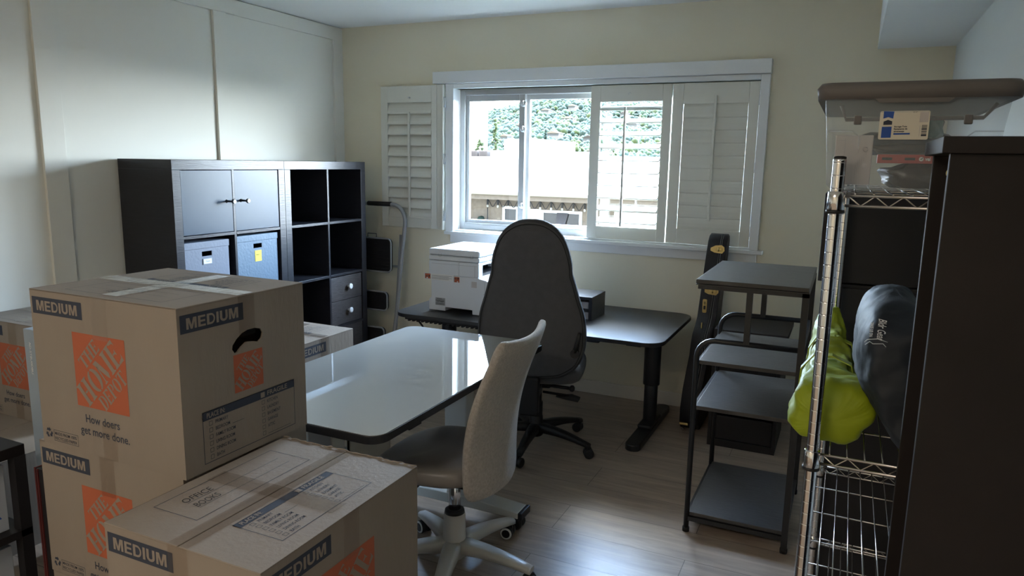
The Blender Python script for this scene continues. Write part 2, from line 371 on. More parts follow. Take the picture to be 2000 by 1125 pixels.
def _b(*r): return [[(a, b), (c, b), (c, d), (a, d)] for a, b, c, d in r]
def _arc(cx, cy, ro, ri, a0, a1, sx=1.0, n=8):
    o = [(cx + sx * ro * cos(radians(a0 + (a1 - a0) * i / n)), cy + ro * sin(radians(a0 + (a1 - a0) * i / n))) for i in range(n + 1)]
    return o + [(cx + sx * ri * cos(radians(a1 + (a0 - a1) * i / n)), cy + ri * sin(radians(a1 + (a0 - a1) * i / n))) for i in range(n + 1)]
BLK = {
    'M': (_b((0, 0, .20, 1), (.72, 0, .92, 1)) + [[(.20, 1), (.20, .62), (.37, 0), (.55, 0), (.72, .62), (.72, 1), (.62, 1), (.46, .34), (.30, 1)]], .92),
    'E': (_b((0, 0, .22, 1), (.22, 0, .68, .18), (.22, .41, .64, .59), (.22, .82, .67, 1)), .68),
    'D': (_b((0, 0, .22, 1), (.22, 0, .38, .18), (.22, .82, .38, 1)) + [_arc(.38, .5, .5, .32, -90, 90, .76)], .76),
    'I': (_b((0, 0, .22, 1)), .22),
    'U': (_b((0, .36, .22, 1), (.52, .36, .74, 1)) + [_arc(.37, .37, .37, .16, 180, 360, 1.0)], .74),
}
def block(bm, fr, s, x, y, w, h, mi, lift):
    gap = .12; tot = sum(BLK[c][1] for c in s) + gap * (len(s) - 1); k = w / tot; cx = x; o, u, v = fr[:3]; n = u.cross(v)
    for c in s:
        for p in BLK[c][0]:
            V = [bm.verts.new(o + u * (cx + a * k) + v * (y + b * h) + n * lift) for a, b in p]
            for t in tessellate_polygon([[Vector((a, b, 0)) for a, b in p]]):
                try: bm.faces.new([V[i] for i in t]).material_index = mi
                except ValueError: pass
        cx += (BLK[c][1] + gap) * k
def emblem(bm, fr, x0, y0, s, org=0, bg_=1):
    """orange square with diagonal stencil lettering"""
    rect(bm, fr, x0, y0, x0 + s, y0 + s, org, 0.0005)
    o, u, v = fr[:3]; d = (u + v).normalized(); p = (v - u).normalized()
    f2 = (o + u * x0 + v * y0, d, p)
    stencil(bm, f2, 'HOME', s * 0.17, -s * 0.165, s * 1.07, s * 0.335, bg_, 0.0010)
    stencil(bm, f2, 'THE', s * 0.50, s * 0.205, s * 0.47, s * 0.185, bg_, 0.0010)
    stencil(bm, f2, 'DEPOT', s * 0.395, -s * 0.395, s * 0.66, s * 0.20, bg_, 0.0010)

# ================================================================== ROOM
H = 2.439; RW = 3.88; YB = -6.4
def struct(name, bm, m, parent=None, **k):
    o = obj(name, bm, m, parent, **k)
    if parent is None: o['kind'] = 'structure'
    return o
bm = B(); box(bm, (-0.12, YB - 0.12, -0.1), (RW + 0.12, 0.25, 0.0)); struct('floor', bm, 'floor')
bm = B(); box(bm, (-0.12, YB - 0.12, H), (RW + 0.12, 0.25, H + 0.1)); struct('ceiling', bm, 'ceil')
bm = B(); box(bm, (-0.12, YB, 0), (0, 0.0, H)); struct('wall_left', bm, 'panel')
bm = B(); box(bm, (RW, YB, 0), (RW + 0.12, 0.0, H)); struct('wall_right', bm, 'wallr')
bm = B(); box(bm, (0, YB - 0.12, 0), (RW, YB, H)); struct('wall_behind', bm, 'wall')
WX0, WX1, WZ0, WZ1 = 0.945, 2.965, 1.03, 1.99
bm = B()
box(bm, (0, 0, 0), (WX0, 0.2, H)); box(bm, (WX1, 0, 0), (RW, 0.2, H))
box(bm, (WX0, 0, 0), (WX1, 0.2, WZ0)); box(bm, (WX0, 0, WZ1), (WX1, 0.2, H))
struct('wall_back', bm, 'wall')
bm = B(); box(bm, (3.52, YB, 2.132), (RW, 0.0, H)); struct('ceiling_soffit', bm, 'ceil')
# board and batten on the left wall
bm = B()
T = 0.018
for y0, y1 in ((-0.10, 0.0), (-1.185, -1.09), (-2.24, -2.13), (-3.30, -3.19), (-4.36, -4.25), (-5.42, -5.31)):
    box(bm, (0, y0, 0.10), (T, y1, 2.345))
box(bm, (0, YB, 2.345), (T, 0, H - 0.006)); box(bm, (0, YB, 0), (T, 0, 0.12))
struct('trim_1', bm, 'panel', bevel=0.0015)
bm = B(); box(bm, (0.02, -0.014, 0), (RW, 0, 0.088)); struct('baseboard_back', bm, 'base', bevel=0.004)
bm = B(); box(bm, (RW - 0.014, YB, 0), (RW, -0.014, 0.088)); struct('baseboard_right', bm, 'base', bevel=0.004)
# headboard box, sill and apron
bm = B(); box(bm, (0.812, -0.06, 2.022), (3.0, 0, 2.10)); struct('trim_2', bm, 'trim', bevel=0.003)
bm = B(); box(bm, (0.90, -0.055, 1.002), (3.025, 0.02, 1.024)); box(bm, (0.93, -0.02, 0.945), (2.99, 0, 1.002)); struct('trim_3', bm, 'trim', bevel=0.003)

# ------------------------------------------------------------------ window
win = thing('window_1', None, None, (1.95, 0.1, 1.03)); win['kind'] = 'structure'
bm = B()
for lo, hi in (((0.90, -0.035, 1.024), (0.962, 0.06, 2.02)), ((2.945, -0.035, 1.024), (2.995, 0.06, 2.02)), ((0.962, -0.035, 1.99), (2.945, 0.06, 2.02)), ((0.962, -0.02, 1.010), (2.945, 0.06, 1.034))):
    box(bm, lo, hi)
obj('shutter_mounting_frame', bm, 'trim', win, bevel=0.002)
bm = B()
def ring(bm, x0, x1, z0, z1, w, ya, yb, mi=0):
    box(bm, (x0, ya, z0), (x0 + w, yb, z1), mi); box(bm, (x1 - w, ya, z0), (x1, yb, z1), mi)
    box(bm, (x0 + w, ya, z0), (x1 - w, yb, z0 + w), mi); box(bm, (x0 + w, ya, z1 - w), (x1 - w, yb, z1), mi)
ring(bm, 0.962, 2.945, 1.034, 1.99, 0.038, 0.06, 0.15)
for k in range(3):
    box(bm, (1.0, 0.062 + 0.012 * k, 1.072), (2.907, 0.068 + 0.012 * k, 1.082 + 0.004 * (k % 2)))
obj('window_frame', bm, 'vinyl', win, bevel=0.002)
bm = B(); ring(bm, 0.985, 1.445, 1.062, 1.955, 0.042, 0.078, 0.108); sash = obj('sash', bm, 'vinyl', win, bevel=0.003)
bm = B(); box(bm, (1.027, 0.091, 1.104), (1.403, 0.095, 1.913)); obj('glass_pane', bm, 'pane', sash)
bm = B(); ring(bm, 1.43, 2.93, 1.062, 1.955, 0.035, 0.115, 0.143); sash2 = obj('sash', bm, 'vinyl', win, bevel=0.003)
bm = B(); box(bm, (1.465, 0.127, 1.097), (2.895, 0.131, 1.92)); obj('glass_pane', bm, 'pane', sash2)
for z in (1.215, 1.725, 1.89):
    bm = B(); lathe(bm, (1.436, 0.076, z), [(0.004, -0.016), (0.018, -0.014), (0.021, -0.004), (0.021, 0.004)], 16, axis='y')
    box(bm, (1.43, 0.05, z - 0.004), (1.442, 0.076, z + 0.020)); obj('sash_lock', bm, 'alum', win)

# ------------------------------------------------------------------ shutters
def shutter(label, x0, x1, y, z0, z1, lx0, lx1, lz0, lz1, n, tilt, rodx, rod_front, rz0, rz1, extra=None):
    t = thing('plantation_shutter', label, 'shutter', ((x0 + x1) / 2, y, z0), group='white louvred window shutters')
    bm = B(); th = 0.014
    box(bm, (x0, y - th, z0), (lx0, y + th, z1)); box(bm, (lx1, y - th, z0), (x1, y + th, z1))
    box(bm, (lx0, y - th, z0), (lx1, y + th, lz0)); box(bm, (lx0, y - th, lz1), (lx1, y + th, z1))
    fr = obj('shutter_frame', bm, 'shut', t, bevel=0.002)
    if extra: extra(t)
    pitch = (lz1 - lz0) / n; w = pitch * (1.17 if abs(tilt) > 50 else 1.02)
    prof = []
    for i in range(12):
        a = 2 * pi * i / 12; prof.append((0.5 * w * cos(a), 0.0065 * sin(a)))
    ct, st = cos(radians(tilt)), sin(radians(tilt)); me = None
    for k in range(n):
        zc = lz0 + pitch * (k + 0.5)
        if me is None:
            bm = B(); prism(bm, [(a * ct - b * st, a * st + b * ct) for a, b in prof], lx0 + 0.002, lx1 - 0.002, 'x')
            l = obj('louver', bm, 'shut', None, smooth=False); l.parent = t; me = l.data
        else:
            l = bpy.data.objects.new('louver', me); COL.objects.link(l); l.parent = t
        l.location = Vector((0, y, zc)) - Vector(t.location)
    r_y = y - 0.5 * w * abs(ct) - 0.010 if abs(tilt) < 50 else y - 0.022
    bm = B(); box(bm, (rodx - 0.007, r_y - 0.006, rz0), (rodx + 0.007, r_y + 0.006, rz1)); obj('tilt_rod', bm, 'shut', t, bevel=0.002)
    return t
def stile2(t):
    bm = B(); box(bm, (0.835, -0.040, 1.03), (0.882, -0.008, 2.018)); box(bm, (0.884, -0.062, 1.03), (0.897, -0.012, 2.018)); obj('folded_leaf_edge', bm, 'shut', t, bevel=0.002)
    for z in (1.13, 1.52, 1.90):
        bm = B(); box(bm, (0.898, -0.058, z - 0.035), (0.904, -0.037, z + 0.035)); cyl(bm, (0.905, -0.048, z - 0.035), (0.905, -0.048, z + 0.035), 0.005, 8); obj('hinge', bm, 'alum', t)
    bm = B(); cyl(bm, (0.615, -0.052, 1.936), (0.615, -0.036, 1.936), 0.006, 10); obj('catch', bm, 'alum', t)
shutter('white louvred shutter leaf folded flat against the wall left of the window', 0.372, 0.833, -0.025, 1.032, 2.016, 0.428, 0.79, 1.10, 1.905, 11, 70, 0.612, True, 1.11, 1.84, stile2)
def catch2(t):
    bm = B(); tube(bm, arc((2.185, -0.018, 1.93), 0.007, 0, pi * 1.3, 8), 0.0015, 6); obj('catch', bm, 'alum', t)
shutter('middle white shutter panel with its slats tilted open to daylight', 1.936, 2.443, 0.0, 1.036, 1.984, 2.0, 2.388, 1.115, 1.885, 10, 22, 2.168, True, 1.12, 1.85, catch2)
def hinges3(t):
    for z in (1.13, 1.5, 1.88):
        bm = B(); cyl(bm, (2.9435, -0.018, z - 0.03), (2.9435, -0.018, z + 0.03), 0.004, 8); obj('hinge', bm, 'alum', t)
shutter('right-hand white shutter panel with its slats closed', 2.449, 2.941, 0.0, 1.036, 1.984, 2.512, 2.885, 1.125, 1.865, 10, 84, 2.70, True, 1.18, 1.91, hinges3)

# ================================================================== EXTERIOR
nb = thing('neighbor_building', 'low beige stucco building with a white flat roof outside the window', 'building', (-2, 9, -3))
bm = B(); box(bm, (-9, 9.0, -3.2), (9, 21.9, 0.78)); obj('wall', bm, 'stucco', nb)
bm = B(); box(bm, (-9.6, 8.3, 0.775), (9.6, 8.5, 0.865)); box(bm, (-9.6, 8.5, 0.782), (9.6, 8.99, 0.80)); obj('eave', bm, 'stucco', nb)
bm = B(); box(bm, (-9.7, 8.22, 0.866), (9.7, 8.62, 0.935), bev=0.015); obj('fascia', bm, 'fascia', nb)
bm = B(); box(bm, (-9.7, 8.63, 0.81), (9.7, 22, 0.92)); obj('roof', bm, 'roofw', nb)
bm = B(); box(bm, (-18, 22, -3.2), (9.7, 27, 1.70)); obj('rear_roof', bm, 'roofw', nb)
def nwin(x0, x1, z0, z1, door):
    bm = B(); ring(bm, x0, x1, z0, z1, 0.05, 8.96, 9.04); 
    if door: box(bm, ((x0 + x1) / 2 - 0.03, 8.97, z0), ((x0 + x1) / 2 + 0.03, 9.03, z1))
    f = obj('window', bm, 'trim', nb)
    bm = B(); box(bm, (x0 + 0.04, 8.99, z0 + 0.04), (x1 - 0.04, 9.01, z1 - 0.04)); obj('pane', bm, 'extglass', f)
    return f
nwin(-2.98, -2.62, 0.28, 0.61, False)
f = nwin(-2.12, -1.26, -1.6, 0.57, True)
bm = B()
for k in range(9): 
    x = -1.76 + 0.026 * k; tube(bm, [(x, 8.955, 0.53), (x - 0.03 - 0.02 * k * 0.5, 8.955, 0.1), (x - 0.1, 8.955, -1.4)], 0.016, 6)
obj('curtain', bm, 'curtain', f)
bm = B(); box(bm, (-2.56, 8.95, -1.6), (-2.13, 9.02, 0.58)); obj('sliding_door_panel', bm, 'trim', nb)
bm = B(); box(bm, (-0.6, 8.96, 0.2), (1.4, 9.02, 0.60)); obj('window', bm, 'trim', nb)
# string lights under the eave
sl = thing('string_lights', 'string of bare bulbs on a looping dark cord under the neighbour eave', 'string lights', (-2, 8.9, 0.5))
bm = B(); pts = []
for i in range(121):
    u = i / 120 * 9; pts.append((-3.30 + 0.235 * u, 8.92, 0.735 - 0.14 * (0.5 - 0.5 * cos(2 * pi * u))))
tube(bm, pts, 0.009, 6); cyl(bm, (-3.30, 8.92, 0.74), (-3.30, 8.92, -0.6), 0.009, 6); obj('cord', bm, 'cord', sl)
for k in range(10):
    x = -3.30 + 0.235 * k
    bm = B(); lathe(bm, (x, 8.92, 0.65), [(0.012, 0.09), (0.02, 0.07), (0.024, 0.0), (0.018, -0.02)], 10); s_ = obj('socket', bm, 'cord', sl)
    bm = B(); lathe(bm, (x, 8.92, 0.615), [(0.006, 0.02), (0.026, 0.0), (0.022, -0.03), (0.004, -0.045)], 10); obj('bulb', bm, 'bulb', s_)
bm = B(); random.seed(3)
for k in range(60):
    a = random.uniform(0, 2 * pi); r = random.uniform(0, .22); h = random.uniform(0, .4)
    m_ = Matrix.Translation((-3.56 + r * cos(a), 8.8 + r * sin(a) * .5, -0.05 + h)) @ Matrix.Rotation(random.uniform(0, 3), 4, 'X')
    ico(bm, random.uniform(.03, .07), m_)
setp(obj('shrub', bm, 'leaf1'), 'small dark bush against the beige neighbour wall', 'shrub')
# rooftop things
def solo(name, label, cat, fn, m, group=None, **k):
    bm = B(); fn(bm); return setp(obj(name, bm, m, **k), label, cat, group)
pen = thing('rooftop_penthouse', 'large blank white block standing on the white roof', 'building', (-7.5, 21.5, 0.925))
bm = B(); prism(bm, [(-8.73, 0.925), (-6.2, 0.925), (-6.2, 2.29), (-7.66, 2.395), (-8.73, 2.34)], 21, 21.99, 'y'); obj('wall', bm, 'bwhite', pen)
bm = B(); box(bm, (-8.73, 20.9, 2.14), (-6.2, 20.998, 2.18)); obj('coping', bm, 'roofw', pen)
def acunit(bm, x, y, z, w, h, d=0.8):
    box(bm, (x, y, z), (x + w, y + d, z + h), bev=0.03)
    for k in range(5): box(bm, (x + 0.05, y - 0.02, z + h * (0.15 + 0.15 * k)), (x + w - 0.05, y, z + h * (0.20 + 0.15 * k)))
for i, (x, w, h, m, l) in enumerate(((-12.35, 0.42, 0.42, 'acbrown', 'brown rooftop unit farthest left on the white roof'), (-11.85, 0.42, 0.42, 'acbrown', 'brown rooftop unit beside the farthest left one'),
        (-11.3, 0.5, 0.45, 'greypl', 'grey rooftop unit just left of the white block'), (-7.45, 0.45, 0.42, 'greypl', 'grey rooftop unit just right of the white block'), (-6.9, 0.5, 0.42, 'whitepl', 'white rooftop unit farthest right beside slim pipes'))):
    solo('rooftop_unit', l, 'air conditioner', lambda bm: acunit(bm, x + .45, 24.0, 1.702, w, h * .62), m)
tw = thing('office_tower', 'tall pale tower with small square windows at far left of the view', 'building', (-41, 80, -10))
bm = B(); box(bm, (-48, 80, -10), (-40.4, 82, 9.6)); obj('wall', bm, 'bwhite', tw)
for k in range(6):
    bm = B(); box(bm, (-42.0, 79.9, 8.2 - .66 * k), (-41.6, 80.1, 8.5 - .66 * k)); obj('window', bm, 'fascia', tw)
# hillside
bm = B(); random.seed(11)
NX, NY = 70, 30; g = []
def hz(x, y):
    t = max(0, (y - 110) / 210.0); t = min(t, 1.0)
    base = -4 + 33 * (t ** 1.25)
    return base + 2.2 * sin(x * 0.045) * t + 1.4 * sin(x * 0.11 + y * 0.05) * t + 1.0 * cos(y * 0.09) * t
for j in range(NY + 1):
    row = []
    for i in range(NX + 1):
        x = -330 + 420 * i / NX; y = 100 + 260 * j / NY; row.append(bm.verts.new((x, y, hz(x, y))))
    g.append(row)
for j in range(NY):
    for i in range(NX): bm.faces.new([g[j][i], g[j][i + 1], g[j + 1][i + 1], g[j + 1][i]])
struct('hillside', bm, 'hill', smooth=True)
bm = B(); box(bm, (-340, 27.5, -6.2), (120, 110, -4.0)); box(bm, (-60, 0.6, -3.4), (40, 27.5, -3.2)); struct('ground_outside', bm, 'hill')
HS = []
for k in range(400):
    yy = random.uniform(165, 318); c_ = (random.uniform(-0.60, -0.10) * yy, yy, random.uniform(2.2, 4.2))
    if len(HS) < 30 and all(abs(c_[0] - q[0]) > 8 or abs(yy - q[1]) > 6 for q in HS): HS.append(c_)
bm = B()
for k in range(17000):
    y = 105 + 230 * random.random() ** 0.8; x = -0.36 * y - 0.62 * y * 0.5 + random.uniform(-0.30, 0.72) * y * 0.9
    n0 = len(bm.verts); r = random.uniform(0.5, 1.35)
    if any(abs(x - a - hw / 2) < hw / 2 + r + .6 and abs(y - b - 2) < 2.6 + r for a, b, hw in HS): continue
    ico(bm, r, Matrix.Translation((x, y, hz(x, y) + r * 0.5)) @ Matrix.Diagonal((1, 1, random.uniform(0.8, 1.5), 1)), random.choice((0, 0, 0, 1, 1, 2)))
o = obj('hillside_trees', bm, ['leaf1', 'leaf3', 'leaf2']); setp(o, 'blue green trees covering the distant hillside', 'trees', None, 'stuff')
for i, (x, y, w) in enumerate(HS):
    z = hz(x, y)
    t = bpy.data.objects.new('hillside_house', None); COL.objects.link(t); t.location = (x, y, z); OFF[t.name] = Vector((x, y, z))
    setp(t, 'small pale house among the trees on the far hillside', 'house', 'hillside houses')
    bm = B(); box(bm, (x, y, z - 1), (x + w, y + 4, z + 1.9)); obj('wall', bm, 'hhouse', t)
    bm = B(); prism(bm, [(x - 0.3, z + 1.9), (x + w + 0.3, z + 1.9), (x + w / 2, z + 2.6)], y - 0.4, y + 4.4, 'y'); obj('roof', bm, random.choice(['stucco', 'acbrown', 'fascia']), t)
def tree(label, x, y, z, h, r, m, conic=False, n=150, group=None):
    t = thing('tree', label, 'tree', (x, y, z), group=group)
    bm = B(); tube(bm, [(x, y, z), (x, y, z + h * .8)], [r * .1, r * .04], 7); obj('trunk', bm, 'bark', t)
    bm = B()
    for k in range(n):
        u = random.random(); a = random.uniform(0, 2 * pi); zz = z + h * (0.2 + 0.8 * u)
        rr = r * ((1 - u) ** 0.8 if conic else math.sqrt(max(0, 1 - (2 * u - 1) ** 2))) * random.uniform(.3, 1)
        ico(bm, r * random.uniform(.10, .26), Matrix.Translation((x + rr * cos(a), y + rr * sin(a), zz)) @ Matrix.Rotation(random.uniform(0, 3), 4, 'Y') @ Matrix.Diagonal((1, 1, .7, 1)))
    obj('foliage', bm, m, t)
tree('tall slim yellow-green cypress beside the pale tower', -28.4, 60, -4.0, 9.6, 0.75, 'leaf2', True)
tree('shorter green tree left of the tall cypress', -30.1, 60, -4.0, 7.6, 0.7, 'leaf2')
tree('yellowish round tree right of the tall cypress', -26.5, 60, -4.0, 7.3, 0.9, 'leaf2')
tree('dark pointed conifer behind the white roof block', -23.9, 62, -4.0, 8.6, 0.7, 'leaf1', True)
tree('bright green bushy tree right of the white roof block', -20.2, 60, -4.0, 7.3, 1.5, 'leaf2')
tree('bright green tree beside the shutter edge of the view', -16.9, 60, -4.0, 7.2, 1.1, 'leaf2')
tree('green tree peeking over the right end of the white roof block', -22.0, 64, -4.0, 7.6, 1.1, 'leaf2')

# fill lamp added out of view behind the camera for the weak warm light
cl = thing('ceiling_fill_light', 'wide warm ceiling fill panel added unseen behind the camera', 'ceiling light', (2.2, -5.45, 2.38))
bm = B(); box(bm, (1.58, -5.77, 2.40), (2.82, -5.13, 2.439)); box(bm, (1.55, -5.80, 2.375), (2.85, -5.77, 2.439)); box(bm, (1.55, -5.13, 2.375), (2.85, -5.10, 2.439)); box(bm, (1.55, -5.77, 2.375), (1.58, -5.13, 2.439)); box(bm, (2.82, -5.77, 2.375), (2.85, -5.13, 2.439)); obj('housing', bm, 'trim', cl)
bm = B(); box(bm, (1.58, -5.77, 2.385), (2.82, -5.13, 2.395)); obj('diffuser', bm, 'lampg', cl)

# ================================================================== BOOKCASES on the left wall
XB, XF = 0.022, 0.41
CELL = 0.336
def bookcase(label, y0):
    y1 = y0 + 0.79
    t = thing('bookcase', label, 'bookcase', ((XB + XF) / 2, (y0 + y1) / 2, 0), group='black cube bookcases along the left wall')
    bm = B(); f = 0.05; e = 0.0006
    box(bm, (XB, y0 + e, 1.44), (XF, y1 - e, 1.49)); box(bm, (XB, y0 + e, 0), (XF, y1 - e, 0.05))
    box(bm, (XB, y0 + e, 0.05), (XF, y0 + f, 1.44)); box(bm, (XB, y1 - f, 0.05), (XF, y1 - e, 1.44))
    obj('frame', bm, 'black', t, bevel=0.0012)
    ym = (y0 + y1) / 2
    bm = B(); box(bm, (XB, ym - 0.008, 0.05), (XF - 0.002, ym + 0.008, 1.44)); obj('divider', bm, 'black', t, bevel=0.001)
    for k in (1, 2, 3):
        z = 1.44 - k * CELL - (k - 1) * 0.016
        bm = B()
        box(bm, (XB, y0 + f, z - 0.016), (XF - 0.001, ym - 0.008, z)); box(bm, (XB, ym + 0.008, z - 0.016), (XF - 0.001, y1 - f, z))
        obj('shelf', bm, 'black', t, bevel=0.001)
    bm = B(); box(bm, (XB + 0.002, y0 + f, 0.05), (XB + 0.008, y1 - f, 1.44)); obj('back_panel', bm, 'blackd', t)
    return t
def knob(par, x, y, z, m='alum', L=0.045, r=0.014, name='knob'):
    bm = B(); lathe(bm, (x, y, z), [(0.008, 0), (0.006, 0.006), (0.005, L * .55), (r, L * .75), (r, L), (r * .6, L + .003)], 8 if m == 'alum' else 20, axis='x')
    return obj(name, bm, m, par)
YL = -1.869; YM = -1.079
bl = bookcase('black open-cube bookcase with two doors and two lidded boxes, nearer the camera', YL)
br_ = bookcase('black open-cube bookcase with empty cubes and two knobbed drawers, next to the back wall', YM)
zt = 1.44; zb = 1.44 - CELL
for (a, b, ky) in ((YL + 0.053, YL + 0.386, YL + 0.345), (YL + 0.404, YL + 0.736, YL + 0.446)):
    bm = B(); box(bm, (XF - 0.022, a, zb + 0.003), (XF - 0.004, b, zt - 0.003)); d = obj('door', bm, 'door', bl, bevel=0.001)
    bm = B(); lathe(bm, (XF - 0.004, ky, 1.272), [(0.010, 0), (0.006, 0.006), (0.005, 0.040), (0.0135, 0.05), (0.0135, 0.058)], 8, axis='x'); h = obj('handle', bm, 'blackm', d)
    bm = B(); lathe(bm, (XF + 0.054, ky, 1.272), [(0.011, 0), (0.011, 0.0025)], 6, axis='x'); obj('handle_cap', bm, 'whitepl', d)
def lidbox(label, y0, y1, m, z0, h, sticker):
    x0, x1 = XB + 0.03, XF - 0.015
    t = thing('storage_box', label, 'storage box', ((x0 + x1) / 2, (y0 + y1) / 2, z0))
    bm = B(); hx = (y0 + y1) / 2; zc = z0 + h - 0.07; fr = (Vector((x1, y0, z0)), Vector((0, 1, 0)), Vector((0, 0, 1)))
    w = y1 - y0; holes = [(w / 2 - 0.033, h - 0.078), (w / 2 + 0.033, h - 0.078), (w / 2 + 0.033, h - 0.052), (w / 2 - 0.033, h - 0.052)]
    for xx in (x1, x1 - 0.004):
        o_ = Vector((xx, y0, z0)); P = [(0, 0), (w, 0), (w, h - 0.036), (0, h - 0.036)]
        tri = tessellate_polygon([[Vector((a, b, 0)) for a, b in P], [Vector((a, b, 0)) for a, b in holes[::-1]]])
        V = [bm.verts.new(o_ + Vector((0, a, b))) for a, b in P + holes[::-1]]
        for q in tri: bm.faces.new([V[i] for i in q])
    box(bm, (x0, y0, z0), (x0 + .004, y1, z0 + h - .036)); box(bm, (x0, y0, z0), (x1 - .0045, y0 + .004, z0 + h - .036)); box(bm, (x0, y1 - .004, z0), (x1 - .0045, y1, z0 + h - .036)); box(bm, (x0, y0, z0), (x1 - .0045, y1, z0 + .004))
    obj('body', bm, m, t)
    bm = B(); box(bm, (x0 - 0.002, y0 - 0.003, z0 + h - 0.036), (x1 + 0.003, y1 + 0.003, z0 + h), bev=0.002); obj('lid', bm, m, t)
    if sticker == 'white':
        bm = B(); box(bm, (x1, hx - 0.030, z0 + h - 0.122), (x1 + 0.003, hx + 0.030, z0 + h - 0.090), bev=0.001); l = obj('label_holder', bm, 'greypl', t)
        bm = B(); box(bm, (x1 + 0.003, hx - 0.026, z0 + h - 0.118), (x1 + 0.0036, hx + 0.026, z0 + h - 0.094)); pp = obj('label_card', bm, 'paper', t, label='white label card')
        bm = B(); text(bm, (Vector((x1 + 0.0042, hx - 0.026, z0 + h - 0.118)), Vector((0, 1, 0)), Vector((0, 0, 1))), 'Travel', 0.012, 0.009, 0.028, 0.008, 0); obj('printing', bm, 'ink', pp)
    else:
        bm = B(); box(bm, (x1 + 0.0005, hx - 0.024, z0 + h - 0.155), (x1 + 0.0015, hx + 0.026, z0 + h - 0.092)); pp = obj('sticky_note', bm, 'yellow', t, label='yellow sticky note')
        bm = B(); text(bm, (Vector((x1 + 0.002, hx - 0.024, z0 + h - 0.155)), Vector((0, 1, 0)), Vector((0, 0, 1))), 'PARTS', 0.008, 0.035, 0.030, 0.007, 0); obj('printing', bm, 'ink', pp)
z2 = 1.44 - 2 * CELL - 0.016
lidbox('lavender-grey lidded box with a white label card in the left bookcase', YL + 0.054, YL + 0.352, 'boxl', z2, 0.315, 'white')
lidbox('blue-grey lidded box with a yellow sticky note in the left bookcase', YL + 0.412, YL + 0.724, 'boxb', z2, 0.322, 'note')
# drawers and low door in the right unit
yd0, yd1 = YM + 0.404, YM + 0.736
z3 = z2 - 0.352 + 0.0
for k in range(2):
    za = z2 - 0.016 - 0.004 - (k + 1) * 0.1645; 
    bm = B(); box(bm, (XB + 0.02, yd0, za), (XF - 0.004, yd1 - 0.006, za + 0.161)); d = obj('drawer', bm, 'drawer', br_, bevel=0.0015)
    bm = B(); lathe(bm, (XF - 0.004, (yd0 + yd1) / 2 + 0.01, za + 0.088), [(0.008, 0), (0.007, 0.012), (0.019, 0.02), (0.0195, 0.027), (0.012, 0.031), (0.004, 0.029)], 20, axis='x'); obj('knob', bm, 'whitepl', d)
bm = B(); box(bm, (XF - 0.022, yd0, 0.053), (XF - 0.006, yd1, 1.44 - 3 * CELL - 0.035)); obj('door', bm, 'drawer', br_, bevel=0.001)

# ------------------------------------------------------------------ step ladder
t = thing('step_ladder', 'folded three-step ladder with grey tube frame leaning between bookcase and window', 'step ladder', (0.35, -0.15, 0))
def lean(z): return -0.215 + 0.15 * z / 1.2
bm = B(); pts = [(0.545, -0.215, 0.03), (0.572, lean(.4), 0.4), (0.590, lean(.9), 0.9), (0.598, lean(1.06), 1.06)]
pts += [(0.598 - 0.11 + 0.11 * cos(a), lean(1.06 + .13 * sin(a)), 1.06 + 0.13 * sin(a)) for a in [pi / 2 * i / 8 for i in range(1, 9)]]
half = pts + [(0.35, lean(1.195), 1.195)]
full = half + [(0.70 - x, y, z) for x, y, z in half[::-1][1:]]
tube(bm, full, 0.014, 12); obj('front_frame', bm, 'slategrey' if 'slategrey' in MT else 'greypl', t)
bm = B(); tube(bm, [(0.27, lean(1.19), 1.193), (0.47, lean(1.19), 1.193)], 0.0165, 12); obj('grip_sleeve', bm, 'blackr', t)
bm = B(); 
for s in (0.552, 0.148): tube(bm, [(s - .01, -0.16, 0.03), (s + 0.012, -0.085, 0.98)], 0.011, 10)
tube(bm, [(0.15, -0.10, 0.75), (0.55, -0.10, 0.75)], 0.009, 8); obj('rear_frame', bm, 'greypl', t)
for i, (za, zb2, hw) in enumerate(((0.715, 0.955, 0.185), (0.44, 0.575, 0.172), (0.18, 0.32, 0.165))):
    bm = B(); prism(bm, rrect(0.35 - hw, za, 0.35 + hw, zb2, 0.03), lean(za) - 0.045, lean(za) - 0.022, 'y'); s_ = obj('step', bm, 'blackp', t, bevel=0.003)
    bm = B(); P = rrect(0.35 - hw, za, 0.35 + hw, zb2, 0.03); tube(bm, [(a, lean(za) - 0.046, b) for a, b in P], 0.006, 6, closed=True); obj('step_rim', bm, 'greypl', s_)
    bm = B()
    for k in range(8): box(bm, (0.35 - hw + 0.02, lean(za) - 0.0475, za + 0.02 + (zb2 - za - 0.04) * k / 8), (0.35 + hw - 0.02, lean(za) - 0.045, za + 0.024 + (zb2 - za - 0.04) * k / 8))
    obj('tread', bm, 'blackr', s_)
bm = B(); tube(bm, [(0.33, -0.16, 0.955), (0.33, -0.16, 0.985), (0.405, -0.16, 0.985), (0.405, -0.16, 0.955)], 0.003, 6); obj('latch_wire', bm, 'blackm', t)
bm = B()
for x in (0.545, 0.155): cyl(bm, (x, -0.215, 0.0), (x, -0.213, 0.05), 0.019, 12)
for x in (0.542, 0.138): cyl(bm, (x, -0.16, 0.0), (x, -0.158, 0.05), 0.015, 12)
obj('rubber_feet', bm, 'blackr', t)

